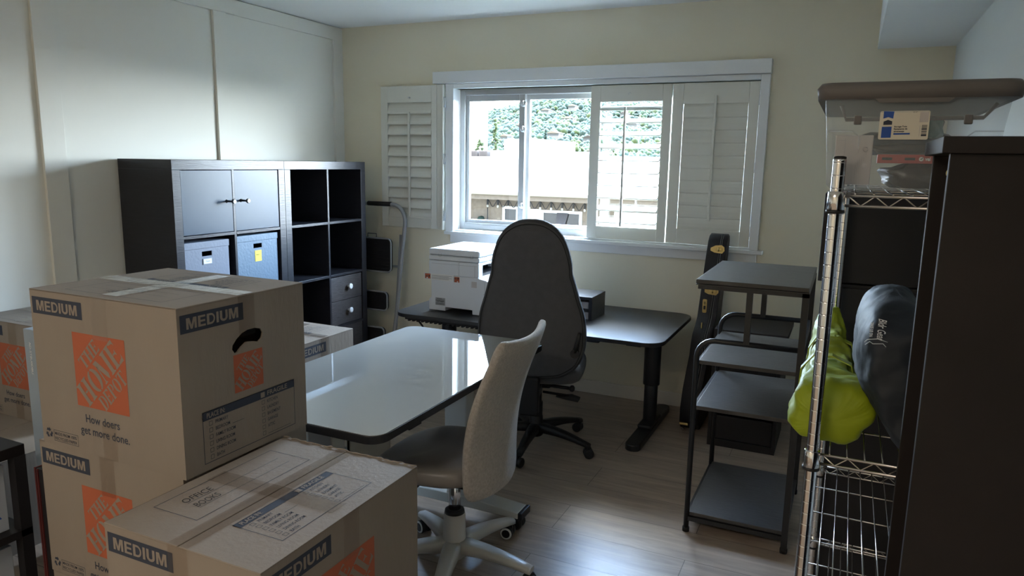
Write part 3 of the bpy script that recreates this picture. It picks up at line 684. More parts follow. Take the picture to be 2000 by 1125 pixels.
# ================================================================== BLACK DESK
t = thing('standing_desk', 'wide black rounded-corner desk below the window', 'desk', (1.86, -0.51, 0))
DZ = 0.62
bm = B(); prism(bm, rrect(1.055, -0.935, 2.665, -0.085, 0.10, 8), DZ - 0.022, DZ, 'z'); obj('table_top', bm, 'desk', t, bevel=0.003)
bm = B(); box(bm, (1.15, -0.62, DZ - 0.062), (2.56, -0.40, DZ - 0.022)); box(bm, (1.17, -0.84, DZ - 0.05), (1.22, -0.16, DZ - 0.022)); box(bm, (2.46, -0.84, DZ - 0.05), (2.54, -0.16, DZ - 0.022))
obj('under_frame', bm, 'blackm', t, bevel=0.003)
bm = B(); box(bm, (1.13, -0.90, DZ - 0.040), (1.95, -0.86, DZ - 0.023))
for k in range(26): box(bm, (1.15 + k * 0.03, -0.902, DZ - 0.048), (1.162 + k * 0.03, -0.86, DZ - 0.040))
obj('cable_net', bm, 'blackr', t)
bm = B(); box(bm, (2.05, -0.90, DZ - 0.040), (2.33, -0.80, DZ - 0.023), bev=0.004); obj('control_box', bm, 'blackp', t)
for x in (1.19, 2.52):
    bm = B(); cyl(bm, (x, -0.48, 0.06), (x, -0.48, 0.30), 0.038, 28); cyl(bm, (x, -0.48, 0.27), (x, -0.48, DZ - 0.05), 0.047, 28); leg = obj('leg', bm, 'blackm', t, bevel=0.002)
    bm = B(); P = rrect(x - 0.042, -0.86, x + 0.042, -0.11, 0.04); prism(bm, P, 0.0, 0.038, 'z'); box(bm, (x - 0.040, -0.60, 0.038), (x + 0.040, -0.36, 0.062), bev=0.01); obj('foot', bm, 'blackm', t, bevel=0.006)
bm = B(); tube(bm, [(1.16, -0.84, DZ - 0.03), (1.20, -0.83, DZ - 0.08), (1.24, -0.80, DZ - 0.16), (1.27, -0.70, DZ - 0.28), (1.24, -0.5, 0.2)], 0.006, 8); obj('power_cord', bm, 'cord', t)

# ------------------------------------------------------------------ printer
t = thing('printer', 'white multifunction printer with orange and white tape on its side, on the black desk', 'printer', (1.42, -0.55, DZ))
px0, px1, pxl, py0, py1 = 1.222, 1.555, 1.632, -0.78, -0.36
bm = B()
prism(bm, [(px0, DZ + .008), (1.335, DZ + .008), (1.335, DZ + .030), (1.515, DZ + .030), (1.515, DZ + .004), (pxl, DZ + .004), (pxl, DZ + .20), (1.60, DZ + .212), (1.54, DZ + .222), (px0 + .016, DZ + .222), (px0 + .016, DZ + .085), (px0, DZ + .072)], py0, py1, 'y')
obj('body', bm, 'whitepl', t, bevel=0.004)
bm = B(); box(bm, (px0, py0, DZ + .222), (px1 - .13, py1, DZ + .308)); box(bm, (px1 - .13, py0, DZ + .222), (px1, py0 + .055, DZ + .308)); box(bm, (px1 - .13, py1 - .055, DZ + .222), (px1, py1, DZ + .308)); box(bm, (px1 - .13, py0 + .055, DZ + .29), (px1, py1 - .055, DZ + .308))
obj('output_bay', bm, 'whitepl', t, bevel=0.005)
bm = B(); box(bm, (px1 - .128, py0 + .056, DZ + .222), (px1 - .124, py1 - .056, DZ + .29)); box(bm, (px1 - .125, py0 + .056, DZ + .2225), (px1 - .02, py1 - .056, DZ + .24)); obj('bay_lining', bm, 'blackp', t)
bm = B(); box(bm, (px0, py0, DZ + .310), (px1 + .002, py1, DZ + .338), bev=0.006); obj('scanner_unit', bm, 'whitepl', t)
bm = B(); box(bm, (px0, py0, DZ + .340), (px1 + .003, py1, DZ + .378), bev=0.009); ld = obj('scanner_lid', bm, 'whitepl', t)
bm = B(); box(bm, (px1 - .07, py0 + .12, DZ + .378), (px1 - .045, py0 + .15, DZ + .3795)); obj('lid_badge', bm, 'blackp', ld)
FY = (Vector((0, py0 - 0.0005, 0)), Vector((1, 0, 0)), Vector((0, 0, 1)))
bm = B()
for x0, x1 in ((1.29, 1.307), (1.50, 1.518)):
    rect(bm, FY, x0, DZ + .334, x0 + .0015, DZ + .352); rect(bm, FY, x1, DZ + .334, x1 + .0015, DZ + .352); rect(bm, FY, x0, DZ + .333, x1 + .0015, DZ + .335)
rect(bm, FY, px0 + .02, DZ + .289, px1 - .01, DZ + .2905); rect(bm, FY, 1.53, DZ + .225, 1.532, DZ + .289); rect(bm, FY, 1.596, DZ + .10, 1.598, DZ + .20); rect(bm, FY, 1.588, DZ + .13, 1.598, DZ + .132)
obj('panel_seams', bm, 'greypl', t)
bm = B(); rect(bm, FY, 1.238, DZ + .190, 1.394, DZ + .227, 0, .0008); rect(bm, FY, 1.190, DZ + .192, 1.236, DZ + .228, 0, .0006); rect(bm, FY, 1.392, DZ + .184, 1.436, DZ + .222, 0, .0008)
rect(bm, FY, 1.196, DZ + .195, 1.234, DZ + .225, 1, .0012); rect(bm, FY, 1.397, DZ + .187, 1.431, DZ + .219, 1, .0012)
for x in (1.222, 1.418): rect(bm, FY, x, DZ + .205, x + .008, DZ + .216, 2, .0016); rect(bm, FY, x - .022, DZ + .207, x - .006, DZ + .211, 2, .0016)
rect(bm, FY, 1.207, DZ + .196, 1.216, DZ + .203, 0, .0016); rect(bm, FY, 1.414, DZ + .188, 1.423, DZ + .194, 0, .0016)
for k in range(4): rect(bm, FY, 1.243, DZ + .197 + .0065 * k, 1.36 + .02 * (k % 2), DZ + .1995 + .0065 * k, 3, .0014)
obj('shipping_tape', bm, ['paper', 'orange', 'blackp', 'greypl'], t, label='orange and white shipping tape')
bm = B(); rect(bm, FY, 1.268, DZ + .040, 1.335, DZ + .085, 0, .0008)
text(bm, FY, 'WARNING', 1.276, DZ + .0765, .036, .006, 1, .01, lift=.0014); text(bm, FY, 'AVERTISSEMENT', 1.276, DZ + .0585, .052, .006, 1, .01, lift=.0014)
for k in (0, 1, 3, 4): rect(bm, FY, 1.270, DZ + .071 - .0062 * k - (.002 if k > 1 else 0), 1.328, DZ + .0732 - .0062 * k - (.002 if k > 1 else 0), 1, .0014)
obj('warning_label', bm, ['greypl', 'blackp'], t, label='grey warning label')
bm = B(); rect(bm, FY, 1.510, DZ + .165, 1.545, DZ + .200, 0, .0008); obj('small_sticker', bm, 'envel', t)

# ------------------------------------------------------------------ desk organiser box
t = thing('monitor_riser', 'small black riser box at the back of the black desk beside the high-backed chair', 'desk shelf', (1.98, -0.43, DZ))
bm = B(); x0, x1, y0, y1 = 1.80, 2.178, -0.575, -0.33
box(bm, (x0, y0, DZ + .118), (x1, y1, DZ + .136)); box(bm, (x0, y0, DZ), (x0 + .018, y1, DZ + .118)); box(bm, (x1 - .018, y0, DZ), (x1, y1, DZ + .118)); box(bm, (x0 + .018, y1 - .012, DZ), (x1 - .018, y1, DZ + .118)); obj('body', bm, 'black', t, bevel=0.001)
bm = B(); box(bm, (x0 + .019, y0 + .02, DZ + .052), (x1 - .019, y1 - .013, DZ + .062)); obj('shelf', bm, 'black', t)
bm = B(); box(bm, (x0 + .03, y0 + .03, DZ + .063), (x1 - .03, y1 - .03, DZ + .10)); box(bm, (x0 + .03, y0 + .03, DZ), (x1 - .03, y1 - .03, DZ + .04))
setp(obj('paper_stack', bm, 'envel'), 'grey-white papers lying inside the small black riser box', 'papers')

# ================================================================== WHITE GLASS DESK
t = thing('glass_desk', 'white glass-topped desk with black edge in the middle of the room', 'desk', (1.95, -2.2, 0))
WZ = 0.73
def wd(poly, dx=0): return poly
gx0, gx1, gy0, gy1 = 1.605, 2.305, -2.825, -1.575
bm = B(); prism(bm, rrect(gx0, gy0, gx1, gy1, 0.055, 8), WZ - .026, WZ - .0005, 'z'); obj('edge_frame', bm, 'blackp', t, bevel=0.002)
bm = B(); prism(bm, rrect(gx0 + .003, gy0 + .003, gx1 - .003, gy1 - .003, 0.052, 8), WZ - .0004, WZ + .0012, 'z'); obj('glass_top', bm, 'glassw', t)
bm = B(); box(bm, (gx0 + .1, -2.62, WZ - .07), (gx0 + .14, -1.76, WZ - .026)); box(bm, (gx1 - .14, -2.62, WZ - .07), (gx1 - .10, -1.76, WZ - .026)); box(bm, (gx0 + .05, -1.90, WZ - .06), (gx1 - .04, -1.83, WZ - .026)); box(bm, (gx0 + .05, -2.60, WZ - .06), (gx1 - .04, -2.53, WZ - .026)); obj('under_frame', bm, 'blackm', t, bevel=0.002)
for yc in (-1.865, -2.56):
    if yc < -2: xc = 1.90
    else: xc = 2.035
    bm = B(); box(bm, (xc - .052, yc - .035, 0.35), (xc + .052, yc + .035, WZ - .026)); box(bm, (xc - .045, yc - .028, 0.10), (xc + .045, yc + .028, 0.35)); leg = obj('leg', bm, 'whitep', t, bevel=0.004)
    x0, x1 = (1.52, 2.335) if yc > -2 else (1.52, 2.25)
    bm = B(); prism(bm, [(x0, .062), (x1, .062), (x1, .088), (xc + .09, .105), (xc - .09, .105), (x0, .088)], yc - .045, yc + .045, 'y'); ft = obj('foot', bm, 'whitep', t, bevel=0.003)
    bm = B(); box(bm, (x1, yc - .046, .058), (x1 + .018, yc + .046, .090), bev=.004); box(bm, (x0 - .018, yc - .046, .058), (x0, yc + .046, .090), bev=.004); obj('foot_end_cap', bm, 'blackp', ft)
    for cx in (x0 + .02, x1 - .02):
        bm = B()
        for dy in (-.018, .018): lathe(bm, (cx, yc + dy, .027), [(.02, -.009), (.027, -.006), (.027, .006), (.02, .009)], 20, axis='y')
        box(bm, (cx - .018, yc - .012, .025), (cx + .018, yc + .012, .062), bev=.004); obj('caster', bm, 'blackp', ft)

# carton below the desk
def frv(o, u, v): return (Vector(o), Vector(u), Vector(v))

# ================================================================== CHAIRS
def star(t, R, zt_, hub_r, m, capm, a0, prof_h, wheel_m, ringm=None, hub_top=0.14, hub_bot=0.05):
    bm = B(); lathe(bm, (0, 0, 0), [(hub_r * .9, hub_bot), (hub_r * 1.15, hub_bot + .01), (hub_r * 1.1, hub_bot + .05), (hub_r, hub_top - .01), (hub_r * .92, hub_top)], 24); hb = obj('base_hub', bm, m, t)
    for k in range(5):
        a = a0 + k * 2 * pi / 5; rings = []
        for s in range(9):
            u = s / 8; r = hub_r * .6 + (R - hub_r * .6 + .012) * u
            ztop = zt_ + (prof_h[0] - zt_) * (1 - u) ** 1.1 + prof_h[1] * sin(pi * u) ; w = (0.028 * (1 - u) + 0.017 * u) * prof_h[2]; hgt = 0.046 * (1 - u) + 0.020 * u
            ca, sa = cos(a), sin(a)
            ring = []
            for q, zz in ((-w, ztop - hgt), (-w, ztop - .006), (-w * .6, ztop), (w * .6, ztop), (w, ztop - .006), (w, ztop - hgt)):
                ring.append((ca * r - sa * q, sa * r + ca * q, zz))
            rings.append(ring)
        bm = B(); loft(bm, rings); lg = obj('base_leg', bm, m, t)
        cx, cy = cos(a) * R, sin(a) * R; b2 = a + 0.7 + k * 1.3; ux, uy = cos(b2), sin(b2)
        bm = B(); cyl(bm, (cx, cy, .045), (cx, cy, zt_ - .012), .007, 10)
        def place(v): return Vector((cx + v.x * ux - v.y * uy, cy + v.x * uy + v.y * ux, v.z))
        n0 = len(bm.verts)
        for dy in (-.015, .015): lathe(bm, (0.008, dy, .026), [(.019, -.010), (.026, -.007), (.026, .007), (.019, .010)], 22, axis='y')
        box(bm, (-.012, -.006, .03), (.022, .006, .058), bev=.004)
        xf(bm, place, n0); cs = obj('caster', bm, wheel_m, lg)
        if ringm:
            for dy in (-.026, .026):
                bm = B(); lathe(bm, (0.008, dy, .026), [(.020, -.002), (.024, -.0015), (.024, .0015), (.020, .002)], 22, axis='y'); xf(bm, place); obj('caster_tread', bm, ringm, cs)
                bm = B(); e_ = dy * 1.09; lathe(bm, (0.008, e_, .026), [(.016, -.002), (.0175, 0), (.016, .002)], 18, axis='y'); xf(bm, place); obj('caster_cap', bm, wheel_m, cs)

# black high-backed chair (local: faces +y)
th = radians(14.5)
t = thing('high_back_office_chair', 'charcoal high-backed office chair at the black desk seen from behind', 'office chair', (2.022, -0.985, 0), th, local=True)
star(t, 0.318, 0.078, 0.036, 'blackp', 'blackp', radians(-10) - th, (0.125, 0.012, 1.0), 'blackp', hub_top=0.17)
bm = B(); cyl(bm, (0, 0, .15), (0, 0, .36), .028, 20); cyl(bm, (0, 0, .09), (0, 0, .24), .034, 20); obj('gas_lift', bm, 'blackp', t)
bm = B(); box(bm, (-.09, -.13, .355), (.09, .13, .40), bev=.012); box(bm, (-.045, -.262, .33), (.045, -.10, .385), bev=.01); box(bm, (-.05, -.30, .26), (.05, -.235, .46), bev=.012); obj('tilt_mechanism', bm, 'blackp', t)
bm = B()
for z, L, r0 in ((.375, .20, .009), (.335, .19, .007)): tube(bm, [(.05, -.12, z), (L, -.14, z - .005)], r0, 8)
lathe(bm, (.20, -.14, .37), [(.008, -.012), (.017, -.004), (.017, .008), (.008, .016)], 14, axis='x'); prism(bm, [(.12, .325), (.20, .335), (.245, .322), (.235, .305), (.17, .315)], -.16, -.12, 'y')
obj('adjustment_levers', bm, 'blackp', t)
bm = B(); rings = []
P = [(0.25, -.22), (0.255, -.1), (.26, .05), (.25, .18), (.19, .235), (.0, .25), (-.19, .235), (-.25, .18), (-.26, .05), (-.255, -.1), (-.25, -.22), (-.12, -.25), (.12, -.25)]
for z, s in ((.40, .86), (.415, .97), (.45, 1.0), (.485, .98), (.505, .9), (.512, .7)): rings.append([(a * s, b * s, z) for a, b in P])
loft(bm, rings); obj('seat', bm, 'charcoal', t, smooth=True, subd=1)
# backrest: outline in (x,z), leaning back and gently curved
OUT = [(0.0, .440), (.10, .447), (.165, .462), (.235, .515), (.268, .60), (.272, .68), (.262, .77), (.235, .86), (.210, .95), (.199, .985), (.196, 1.03), (.183, 1.09), (.158, 1.155), (.118, 1.205), (.06, 1.237), (0.0, 1.244)]
def crom(P, k=4):
    o = []
    for i in range(len(P) - 1):
        p0 = P[max(i - 1, 0)] if i else (-P[1][0], P[1][1]); p1, p2 = P[i], P[i + 1]; p3 = P[i + 2] if i + 2 < len(P) else (-P[-2][0], P[-2][1])
        for j in range(k):
            t_ = j / k; o.append(tuple(.5 * (2 * p1[q] + (p2[q] - p0[q]) * t_ + (2 * p0[q] - 5 * p1[q] + 4 * p2[q] - p3[q]) * t_ ** 2 + (3 * p1[q] - p0[q] - 3 * p2[q] + p3[q]) * t_ ** 3) for q in (0, 1)))
    return o + [P[-1]]
OUT = crom(OUT)
full = OUT + [(-a, b) for a, b in OUT[::-1][1:-1]]
def backy(x, z): return -.262 - .05 * (max(0.0, z - .45) / .8) ** 1.3 + 0.030 * sin((z - .45) / .8 * 5.2) * .5
def bring(s, dy):
    cz = .80; return [(a * s, backy(a, cz + (b - cz) * s) + dy, cz + (b - cz) * s) for a, b in full]
bm = B(); loft(bm, [bring(.80, .075), bring(.95, .062), bring(1.0, .035), bring(.995, .005), bring(.965, -.006)], caps=False)
for ring_i in (0,):
    pass
bm.verts.ensure_lookup_table(); nfull = len(full)
bm.faces.new([bm.verts[i] for i in range(nfull)][::-1])
obj('backrest', bm, 'charcoal2', t, smooth=True)
bm = B(); sc_ = .968; zs_ = []
side = [(a * sc_, .80 + (b - .80) * sc_) for a, b in OUT]
rows = []
for a_, z_ in side:
    rows.append([bm.verts.new((a_ * (2 * i / 16 - 1), backy(0, z_) - .0065 - .006 * (1 - abs(2 * i / 16 - 1) ** 6) * (1 if .46 < z_ < 1.2 else .3), z_)) for i in range(17)])
for j in range(len(rows) - 1):
    for i in range(16):
        try: bm.faces.new([rows[j][i], rows[j][i + 1], rows[j + 1][i + 1], rows[j + 1][i]]).smooth = True
        except ValueError: pass
bmesh.ops.remove_doubles(bm, verts=bm.verts, dist=.0004)
obj('back_upholstery', bm, 'charcoal', t, smooth=True, label='smooth charcoal rear panel')
bm = B(); tube(bm, [(a, b, c) for a, b, c in bring(.945, -.0125)], .0022, 5, closed=True); obj('back_seam', bm, 'blackr', t)
bm = B(); tube(bm, [(.222, backy(0, .60) - .018, .592), (.236, backy(0, .65) - .035, .66), (.245, backy(0, .7) - .04, .70)], [.016, .009, .010], 10); lathe(bm, (.222, backy(0, .60) - .03, .592), [(.022, -.004), (.022, .016)], 18, axis='y'); obj('back_lever', bm, 'blackp', t)

# white-based task chair (local: faces +x here, placed facing -x)
t = thing('task_chair', 'swivel chair with beige fabric back and white star base beside the white desk', 'office chair', (2.225, -2.240, 0), radians(3), local=True)
star(t, 0.305, 0.082, 0.040, 'whitep', 'whitep', radians(-3), (0.120, 0.012, 1.2), 'blackp', 'paper', hub_top=0.225, hub_bot=.045)
bm = B(); cyl(bm, (0, 0, .2), (0, 0, .385), .0225, 24); obj('gas_lift', bm, 'chrome', t)
bm = B(); lathe(bm, (0, 0, .222), [(.038, 0), (.036, .012), (.028, .016)], 24); obj('lift_collar', bm, 'blackp', t)
bm = B(); box(bm, (-.14, -.12, .375), (.13, .12, .402), bev=.01); lathe(bm, (-.10, -.15, .38), [(.02, -.02), (.035, -.005), (.032, .02)], 16); box(bm, (.10, -.05, .37), (.20, .05, .40), bev=.01); obj('seat_plate', bm, 'blackp', t)
bm = B(); rings = []
P = []
for i in range(28):
    a = 2 * pi * i / 28; ca, sa = cos(a), sin(a); n_ = 3.2
    P.append((-.055 + .225 * abs(ca) ** (2 / n_) * (1 if ca > 0 else -1), .232 * abs(sa) ** (2 / n_) * (1 if sa > 0 else -1) * (1 - .07 * ca)))
for z, s in ((.400, .84), (.412, .96), (.435, 1.0), (.458, .985), (.475, .93), (.484, .80), (.487, .5)):
    rings.append([(a * s - .03 * (1 - s) * 0, b * s, z + .006 * (a / .2) ** 2 * (1 if a > 0 else -1) * (z > .43) - .02 * (z > .45) * max(0, (-a - .12) / .14)) for a, b in P])
loft(bm, rings); obj('seat', bm, 'leath', t, smooth=True, subd=1)
bm = B(); rows = []
NZ, NW = 18, 14
def bk(u, v):   # u -1..1 across, v 0..1 height
    z = .365 + .565 * v; hw = (.205 + .028 * sin(pi * min(1, v * 1.25))) if v < .8 else .232 - .012 * (v - .8) / .2
    hw = .212 + .016 * sin(pi * (v * .85 + .02)) - .022 * max(0, 1 - v / .07) ** 2 - .02 * max(0, (v - .95) / .05) ** 2
    x = .198 + .050 * v + .045 * v * v - .035 * sin(pi * v) - .055 * (u * u) * (1 - .45 * v)
    zz = z + .018 * (u * u) * (1 if v > .9 else 0) + (.010 * abs(u) ** 4) * (1 - v) ** 6
    return x, u * hw, zz
for j in range(NZ + 1):
    rows.append([bm.verts.new(bk(-1 + 2 * i / NW, j / NZ)) for i in range(NW + 1)])
for j in range(NZ):
    for i in range(NW): bm.faces.new([rows[j][i], rows[j][i + 1], rows[j + 1][i + 1], rows[j + 1][i]]).smooth = True
o = obj('backrest', bm, 'linen', t, smooth=True, solid=.030, subd=1)

# ================================================================== CARTONS
LISTL = ['PRIMARY', 'BEDROOM', 'FAMILY ROOM', 'LIVING ROOM', 'DINING ROOM', 'BATH']
LISTR = ['KITCHEN', 'LAUNDRY', 'BASEMENT', 'GARAGE', 'ATTIC', '']
CW_ = {c: w for c, w in zip('ABCDEFGHIJKLMNOPQRSTUVWXYZ ', [.7, .68, .72, .74, .64, .6, .78, .74, .28, .5, .7, .58, .86, .74, .78, .68, .78, .7, .66, .62, .74, .68, .95, .68, .68, .64, .3])}
def tw_(s): return sum(CW_.get(c, .6) for c in s)
def size_label(t, fr, x, y, w=0.19, h=0.0435, nm='size_label', body=None):
    bm = B(); rect(bm, fr, x, y, x + w, y + h, 0, .0006); block(bm, fr, 'MEDIUM', x + .017, y + .0085, w - .034, h - .017, 1, .0012)
    return obj('size_label', bm, ['navy', 'card'], body or t)
def checklist(par, fr, x, y, w, h):
    bm = B(); bh = h * .17
    outline(bm, fr, x, y, x + w, y + h, .0016, 0, .0006); rect(bm, fr, x, y + h - bh, x + w, y + h, 0, .0006)
    ch = bh * .56; cw = ch * .92
    text(bm, fr, 'PLACE IN:', x + w * .04, y + h - bh * .78, tw_('PLACE IN') * ch * .92 + ch * .25, ch, 1, .018, lift=.0012)
    rect(bm, fr, x + w * .60, y + h - bh * .84, x + w * .60 + ch * 1.15, y + h - bh * .2, 1, .0012)
    text(bm, fr, 'FRAGILE', x + w * .675, y + h - bh * .76, w * .235, ch, 1, .018, lift=.0012)
    rh = (h - bh) / 6.35; lh = rh * .52
    for k in range(6):
        yy = y + h - bh - rh * (k + .92)
        for cx, L in ((x + w * .06, LISTL), (x + w * .61, LISTR)):
            outline(bm, fr, cx, yy, cx + lh * 1.2, yy + lh * 1.2, .0009, 0, .0006)
            if L[k]: text(bm, fr, L[k], cx + lh * 2.2, yy + lh * .1, tw_(L[k]) * lh * .98, lh, 0, .008, lift=.0006)
        if k == 1: rect(bm, fr, x + w * .06 + lh * 8.2, yy, x + w * .06 + lh * 12.5, yy + .0009, 0, .0006)
        if k == 5: rect(bm, fr, x + w * .67, yy, x + w * .94, yy + .0009, 0, .0006)
    return obj('checklist_print', bm, ['navy', 'card'], par)
def recycle(bm, fr, x, y, s):
    for k in range(3):
        a = radians(90 + 120 * k); cx, cy = x + s * .5, y + s * .48
        p = [(-.30, .16), (.02, .16), (.02, .06), (.20, .26), (.02, .46), (.02, .36), (-.22, .36)]
        o_ = [(cx + s * (q[0] * cos(a - pi / 2) - q[1] * sin(a - pi / 2)), cy + s * (q[0] * sin(a - pi / 2) + q[1] * cos(a - pi / 2))) for q in p]
        tri = tessellate_polygon([[Vector((i, j, 0)) for i, j in o_]]); o, u, v = fr[:3]; n = u.cross(v)
        V = [bm.verts.new(o + u * i + v * j + n * .0006) for i, j in o_]
        for q in tri:
            try: bm.faces.new([V[i] for i in q])
            except ValueError: pass
def tape_strip(par, fr, x0, y0, x1, y1, nm='packing_tape'):
    bm = B(); nx = max(1, int(abs(x1 - x0) / .03)); ny = max(1, int(abs(y1 - y0) / .03)); o, u, v = fr[:3]; n = u.cross(v)
    G = [[bm.verts.new(o + u * (x0 + (x1 - x0) * i / nx) + v * (y0 + (y1 - y0) * j / ny) + n * (.0016 + random.uniform(0, .0004))) for i in range(nx + 1)] for j in range(ny + 1)]
    for j in range(ny):
        for i in range(nx): bm.faces.new([G[j][i], G[j][i + 1], G[j + 1][i + 1], G[j + 1][i]])
    return obj('packing_tape', bm, 'tape', par)
def carton(label, x0, y0, x1, y1, z0, z1, faces, group='printed moving cartons', holes=True, scribble=None, top=None, ragged=False):
    """faces: dict side-> kind; sides '-y','+x'; kinds 'long','short'. top: long axis 'x' or 'y' (print direction)"""
    t = thing('moving_box', label, 'cardboard box', ((x0 + x1) / 2, (y0 + y1) / 2, z0), group=group)
    bm = B(); k = .0045; hh = z1 - z0
    def panel(fr, w, h, hole):
        o, u, v = fr; n = u.cross(v)
        for dep in (0, k):
            P = [(0, 0), (w, 0), (w, h), (0, h)]
            if hole:
                c = w * .50; zc = h * .735; Hh = []
                Hh = [(c + a_, zc + b_) for a_, b_ in ((-.052, -.022), (-.045, -.033), (-.036, -.033), (-.022, -.022), (-.005, -.013), (.018, -.016), (.036, -.021), (.048, -.014), (.053, .0), (.046, .012), (.025, .018), (.0, .018), (-.018, .013), (-.036, .002), (-.050, -.012))]
                tri = tessellate_polygon([[Vector((a, b, 0)) for a, b in P], [Vector((a, b, 0)) for a, b in Hh[::-1]]]); Q = P + Hh[::-1]
            else: tri = [(0, 1, 2), (0, 2, 3)]; Q = P; Hh = []
            V = [bm.verts.new(o + u * a + v * b - n * dep) for a, b in Q]
            for q in tri: bm.faces.new([V[i] for i in q]).material_index = 1 if dep else 0
            if dep and Hh:
                m_ = len(Hh)
                for i in range(m_):
                    a_, b_ = prev[4 + i], prev[4 + (i + 1) % m_]; c_, d_ = V[4 + (i + 1) % m_], V[4 + i]
                    bm.faces.new([a_, b_, c_, d_])
            prev = V
    X, Y, Z_ = Vector((1, 0, 0)), Vector((0, 1, 0)), Vector((0, 0, 1))
    FR = {'-y': (Vector((x0, y0, z0)), X, Z_), '+x': (Vector((x1, y0, z0)), Y, Z_), '+y': (Vector((x1, y1, z0)), -X, Z_), '-x': (Vector((x0, y1, z0)), -Y, Z_)}
    wx, wy = x1 - x0, y1 - y0
    longx = wx > wy
    for s, fr in FR.items():
        w = wx if s[1] == 'y' else wy
        panel(fr, w, hh, holes and ((s[1] == 'y') != longx))
    box(bm, (x0 + k, y0 + k, z0), (x1 - k, y1 - k, z0 + .004)); 
    body = obj('carton_wall', bm, ['card', 'cardi'], t)
    # top flaps with seam
    bm = B(); g = .0012
    if longx:
        ym = (y0 + y1) / 2
        for a, b in ((y0, ym - g), (ym + g, y1)): box(bm, (x0 - .001, a, z1 - .004), (x1 + .001, b, z1))
    else:
        xm = (x0 + x1) / 2
        for a, b in ((x0, xm - g), (xm + g, x1)): box(bm, (a, y0 - .001, z1 - .004), (b, y1 + .001, z1))
    fl = obj('top_flaps', bm, 'card', t, bevel=.0015)
    if ragged:
        bm = B(); random.seed(5)
        pts = [(x0 + (x1 - x0) * i / 40, y1 - .004 + random.uniform(-.003, .003), z1 + .0005 + random.uniform(0, .0025)) for i in range(41)]
        tube(bm, pts, [random.uniform(.0012, .0028) for _ in pts], 5); obj('crushed_edge', bm, 'card', fl)
    for s, kind in faces.items():
        o, u, v = FR[s]; w = wx if s[1] == 'y' else wy; fr = (o, u, v)
        size_label(t, fr, .008, hh - .062, body=body)
        bm = B(); c = w / 2
        if kind == 'long':
            emblem(bm, fr, c - .108, hh - .285, .19, 0, 1)
            e = obj('brand_print', bm, ['orange', 'card'], body)
            bm = B()
            text(bm, fr, 'How doers', c - .082, hh - .326, .125, .021, 0, .012, lift=.0006); text(bm, fr, 'get more done.', c - .105, hh - .358, .180, .021, 0, .012, lift=.0006)
            recycle(bm, fr, .010, .014, .034); outline(bm, fr, .046, .012, .142, .042, .001, 0, .0006)
            text(bm, fr, 'MADE FROM 100%', .050, .029, .086, .008, 0, .005, lift=.0006); text(bm, fr, 'RECYCLED PAPER', .050, .016, .086, .008, 0, .005, lift=.0006)
            obj('slogan_print', bm, 'navy', body)
            tape_strip(body, fr, c - .028, hh - .105, c + .026, hh); tape_strip(body, fr, c - .022, 0, c + .030, .095)
        else:
            emblem(bm, fr, c - .050, hh - .245, .098, 0, 1); obj('brand_print', bm, ['orange', 'card'], body)
            checklist(body, fr, .055, .018, .315, .130)
            tape_strip(body, fr, c - .028, hh - .105, c + .026, hh)
    if top:
        zt_ = z1
        if top == 'y': fr = (Vector((x0, y0, zt_)), Y, -X); L, Wd = wy, wx; fr = (Vector((x1, y0, zt_)), Y, -X)
        else: fr = (Vector((x1, y0, zt_)), -X, -Y); L, Wd = wx, wy; fr = (Vector((x1, y1, zt_)), -X, -Y)
        # fr: u along the long side, v across; v=0 is the checklist side
        s = L / .535
        checklist(fl, fr, .107 * s, .045, .30 * s, .135)
        bm = B(); outline(bm, fr, .09 * s, Wd - .165, .445 * s, Wd - .035, .0016, 0, .0006)
        rect(bm, fr, .135 * s, Wd - .088, .415 * s, Wd - .087, 0, .0006); rect(bm, fr, .135 * s, Wd - .125, .415 * s, Wd - .124, 0, .0006)
        ap = obj('address_print', bm, 'navy', fl)
        if scribble:
            bm = B()
            for i, (w_, a_) in enumerate(scribble): text(bm, fr, w_, (.135 + a_) * s, Wd - .083 - .037 * i, .0135 * len(w_), .021, 0, -0.004, .2, lift=.0010)
            obj('handwriting', bm, 'ink', fl)
        tape_strip(fl, fr, 0, Wd / 2 - .027, L, Wd / 2 + .027); tape_strip(fl, fr, L / 2 - .027, .03, L / 2 + .027, Wd - .03)
    return t, body, FR
carton('top box of the left stack, with orange square emblem and cut-out handle', 1.580, -3.303, 2.103, -2.885, 0.7585, 1.170, {'-y': 'long', '+x': 'short'}, top='x', scribble=[('CHERRY', .12), ('TRAVEL', .10)])
carton('box directly under the top box of the left stack, partly hidden', 1.550, -3.297, 2.085, -2.87, 0.379, 0.757, {'-y': 'long', '+x': 'short'}, holes=False)
carton('bottom box of the left stack, on the floor', 1.552, -3.295, 2.080, -2.87, 0.0, 0.378, {'-y': 'long', '+x': 'short'}, holes=False)
carton('nearest box, with OFFICE BOOKS handwritten on its top', 2.108, -3.515, 2.535, -2.983, 0.378, 0.756, {'-y': 'short', '+x': 'long'}, top='y', scribble=[('OFFICE', 0), ('BOOKS', 0)], ragged=True)
carton('box on the floor beneath the one marked OFFICE BOOKS', 2.110, -3.51, 2.535, -2.985, 0.0, 0.377, {'-y': 'short', '+x': 'long'}, holes=False)
carton('box behind the left stack, between glass desk and bookcase', 1.000, -2.245, 1.485, -1.860, 0.380, 0.760, {'+x': 'short'}, top='x')
carton('floor box under the one between glass desk and bookcase', 1.000, -2.245, 1.485, -1.860, 0.0, 0.379, {'+x': 'short'}, holes=False)
carton('box at the left edge against the panelled wall', 0.030, -2.620, 0.560, -2.200, 0.379, 0.802, {'-y': 'long'}, top='x')
carton('pale wide box on the floor under the left-edge box', 0.030, -3.06, 0.692, -2.20, 0.0, 0.378, {}, holes=False)
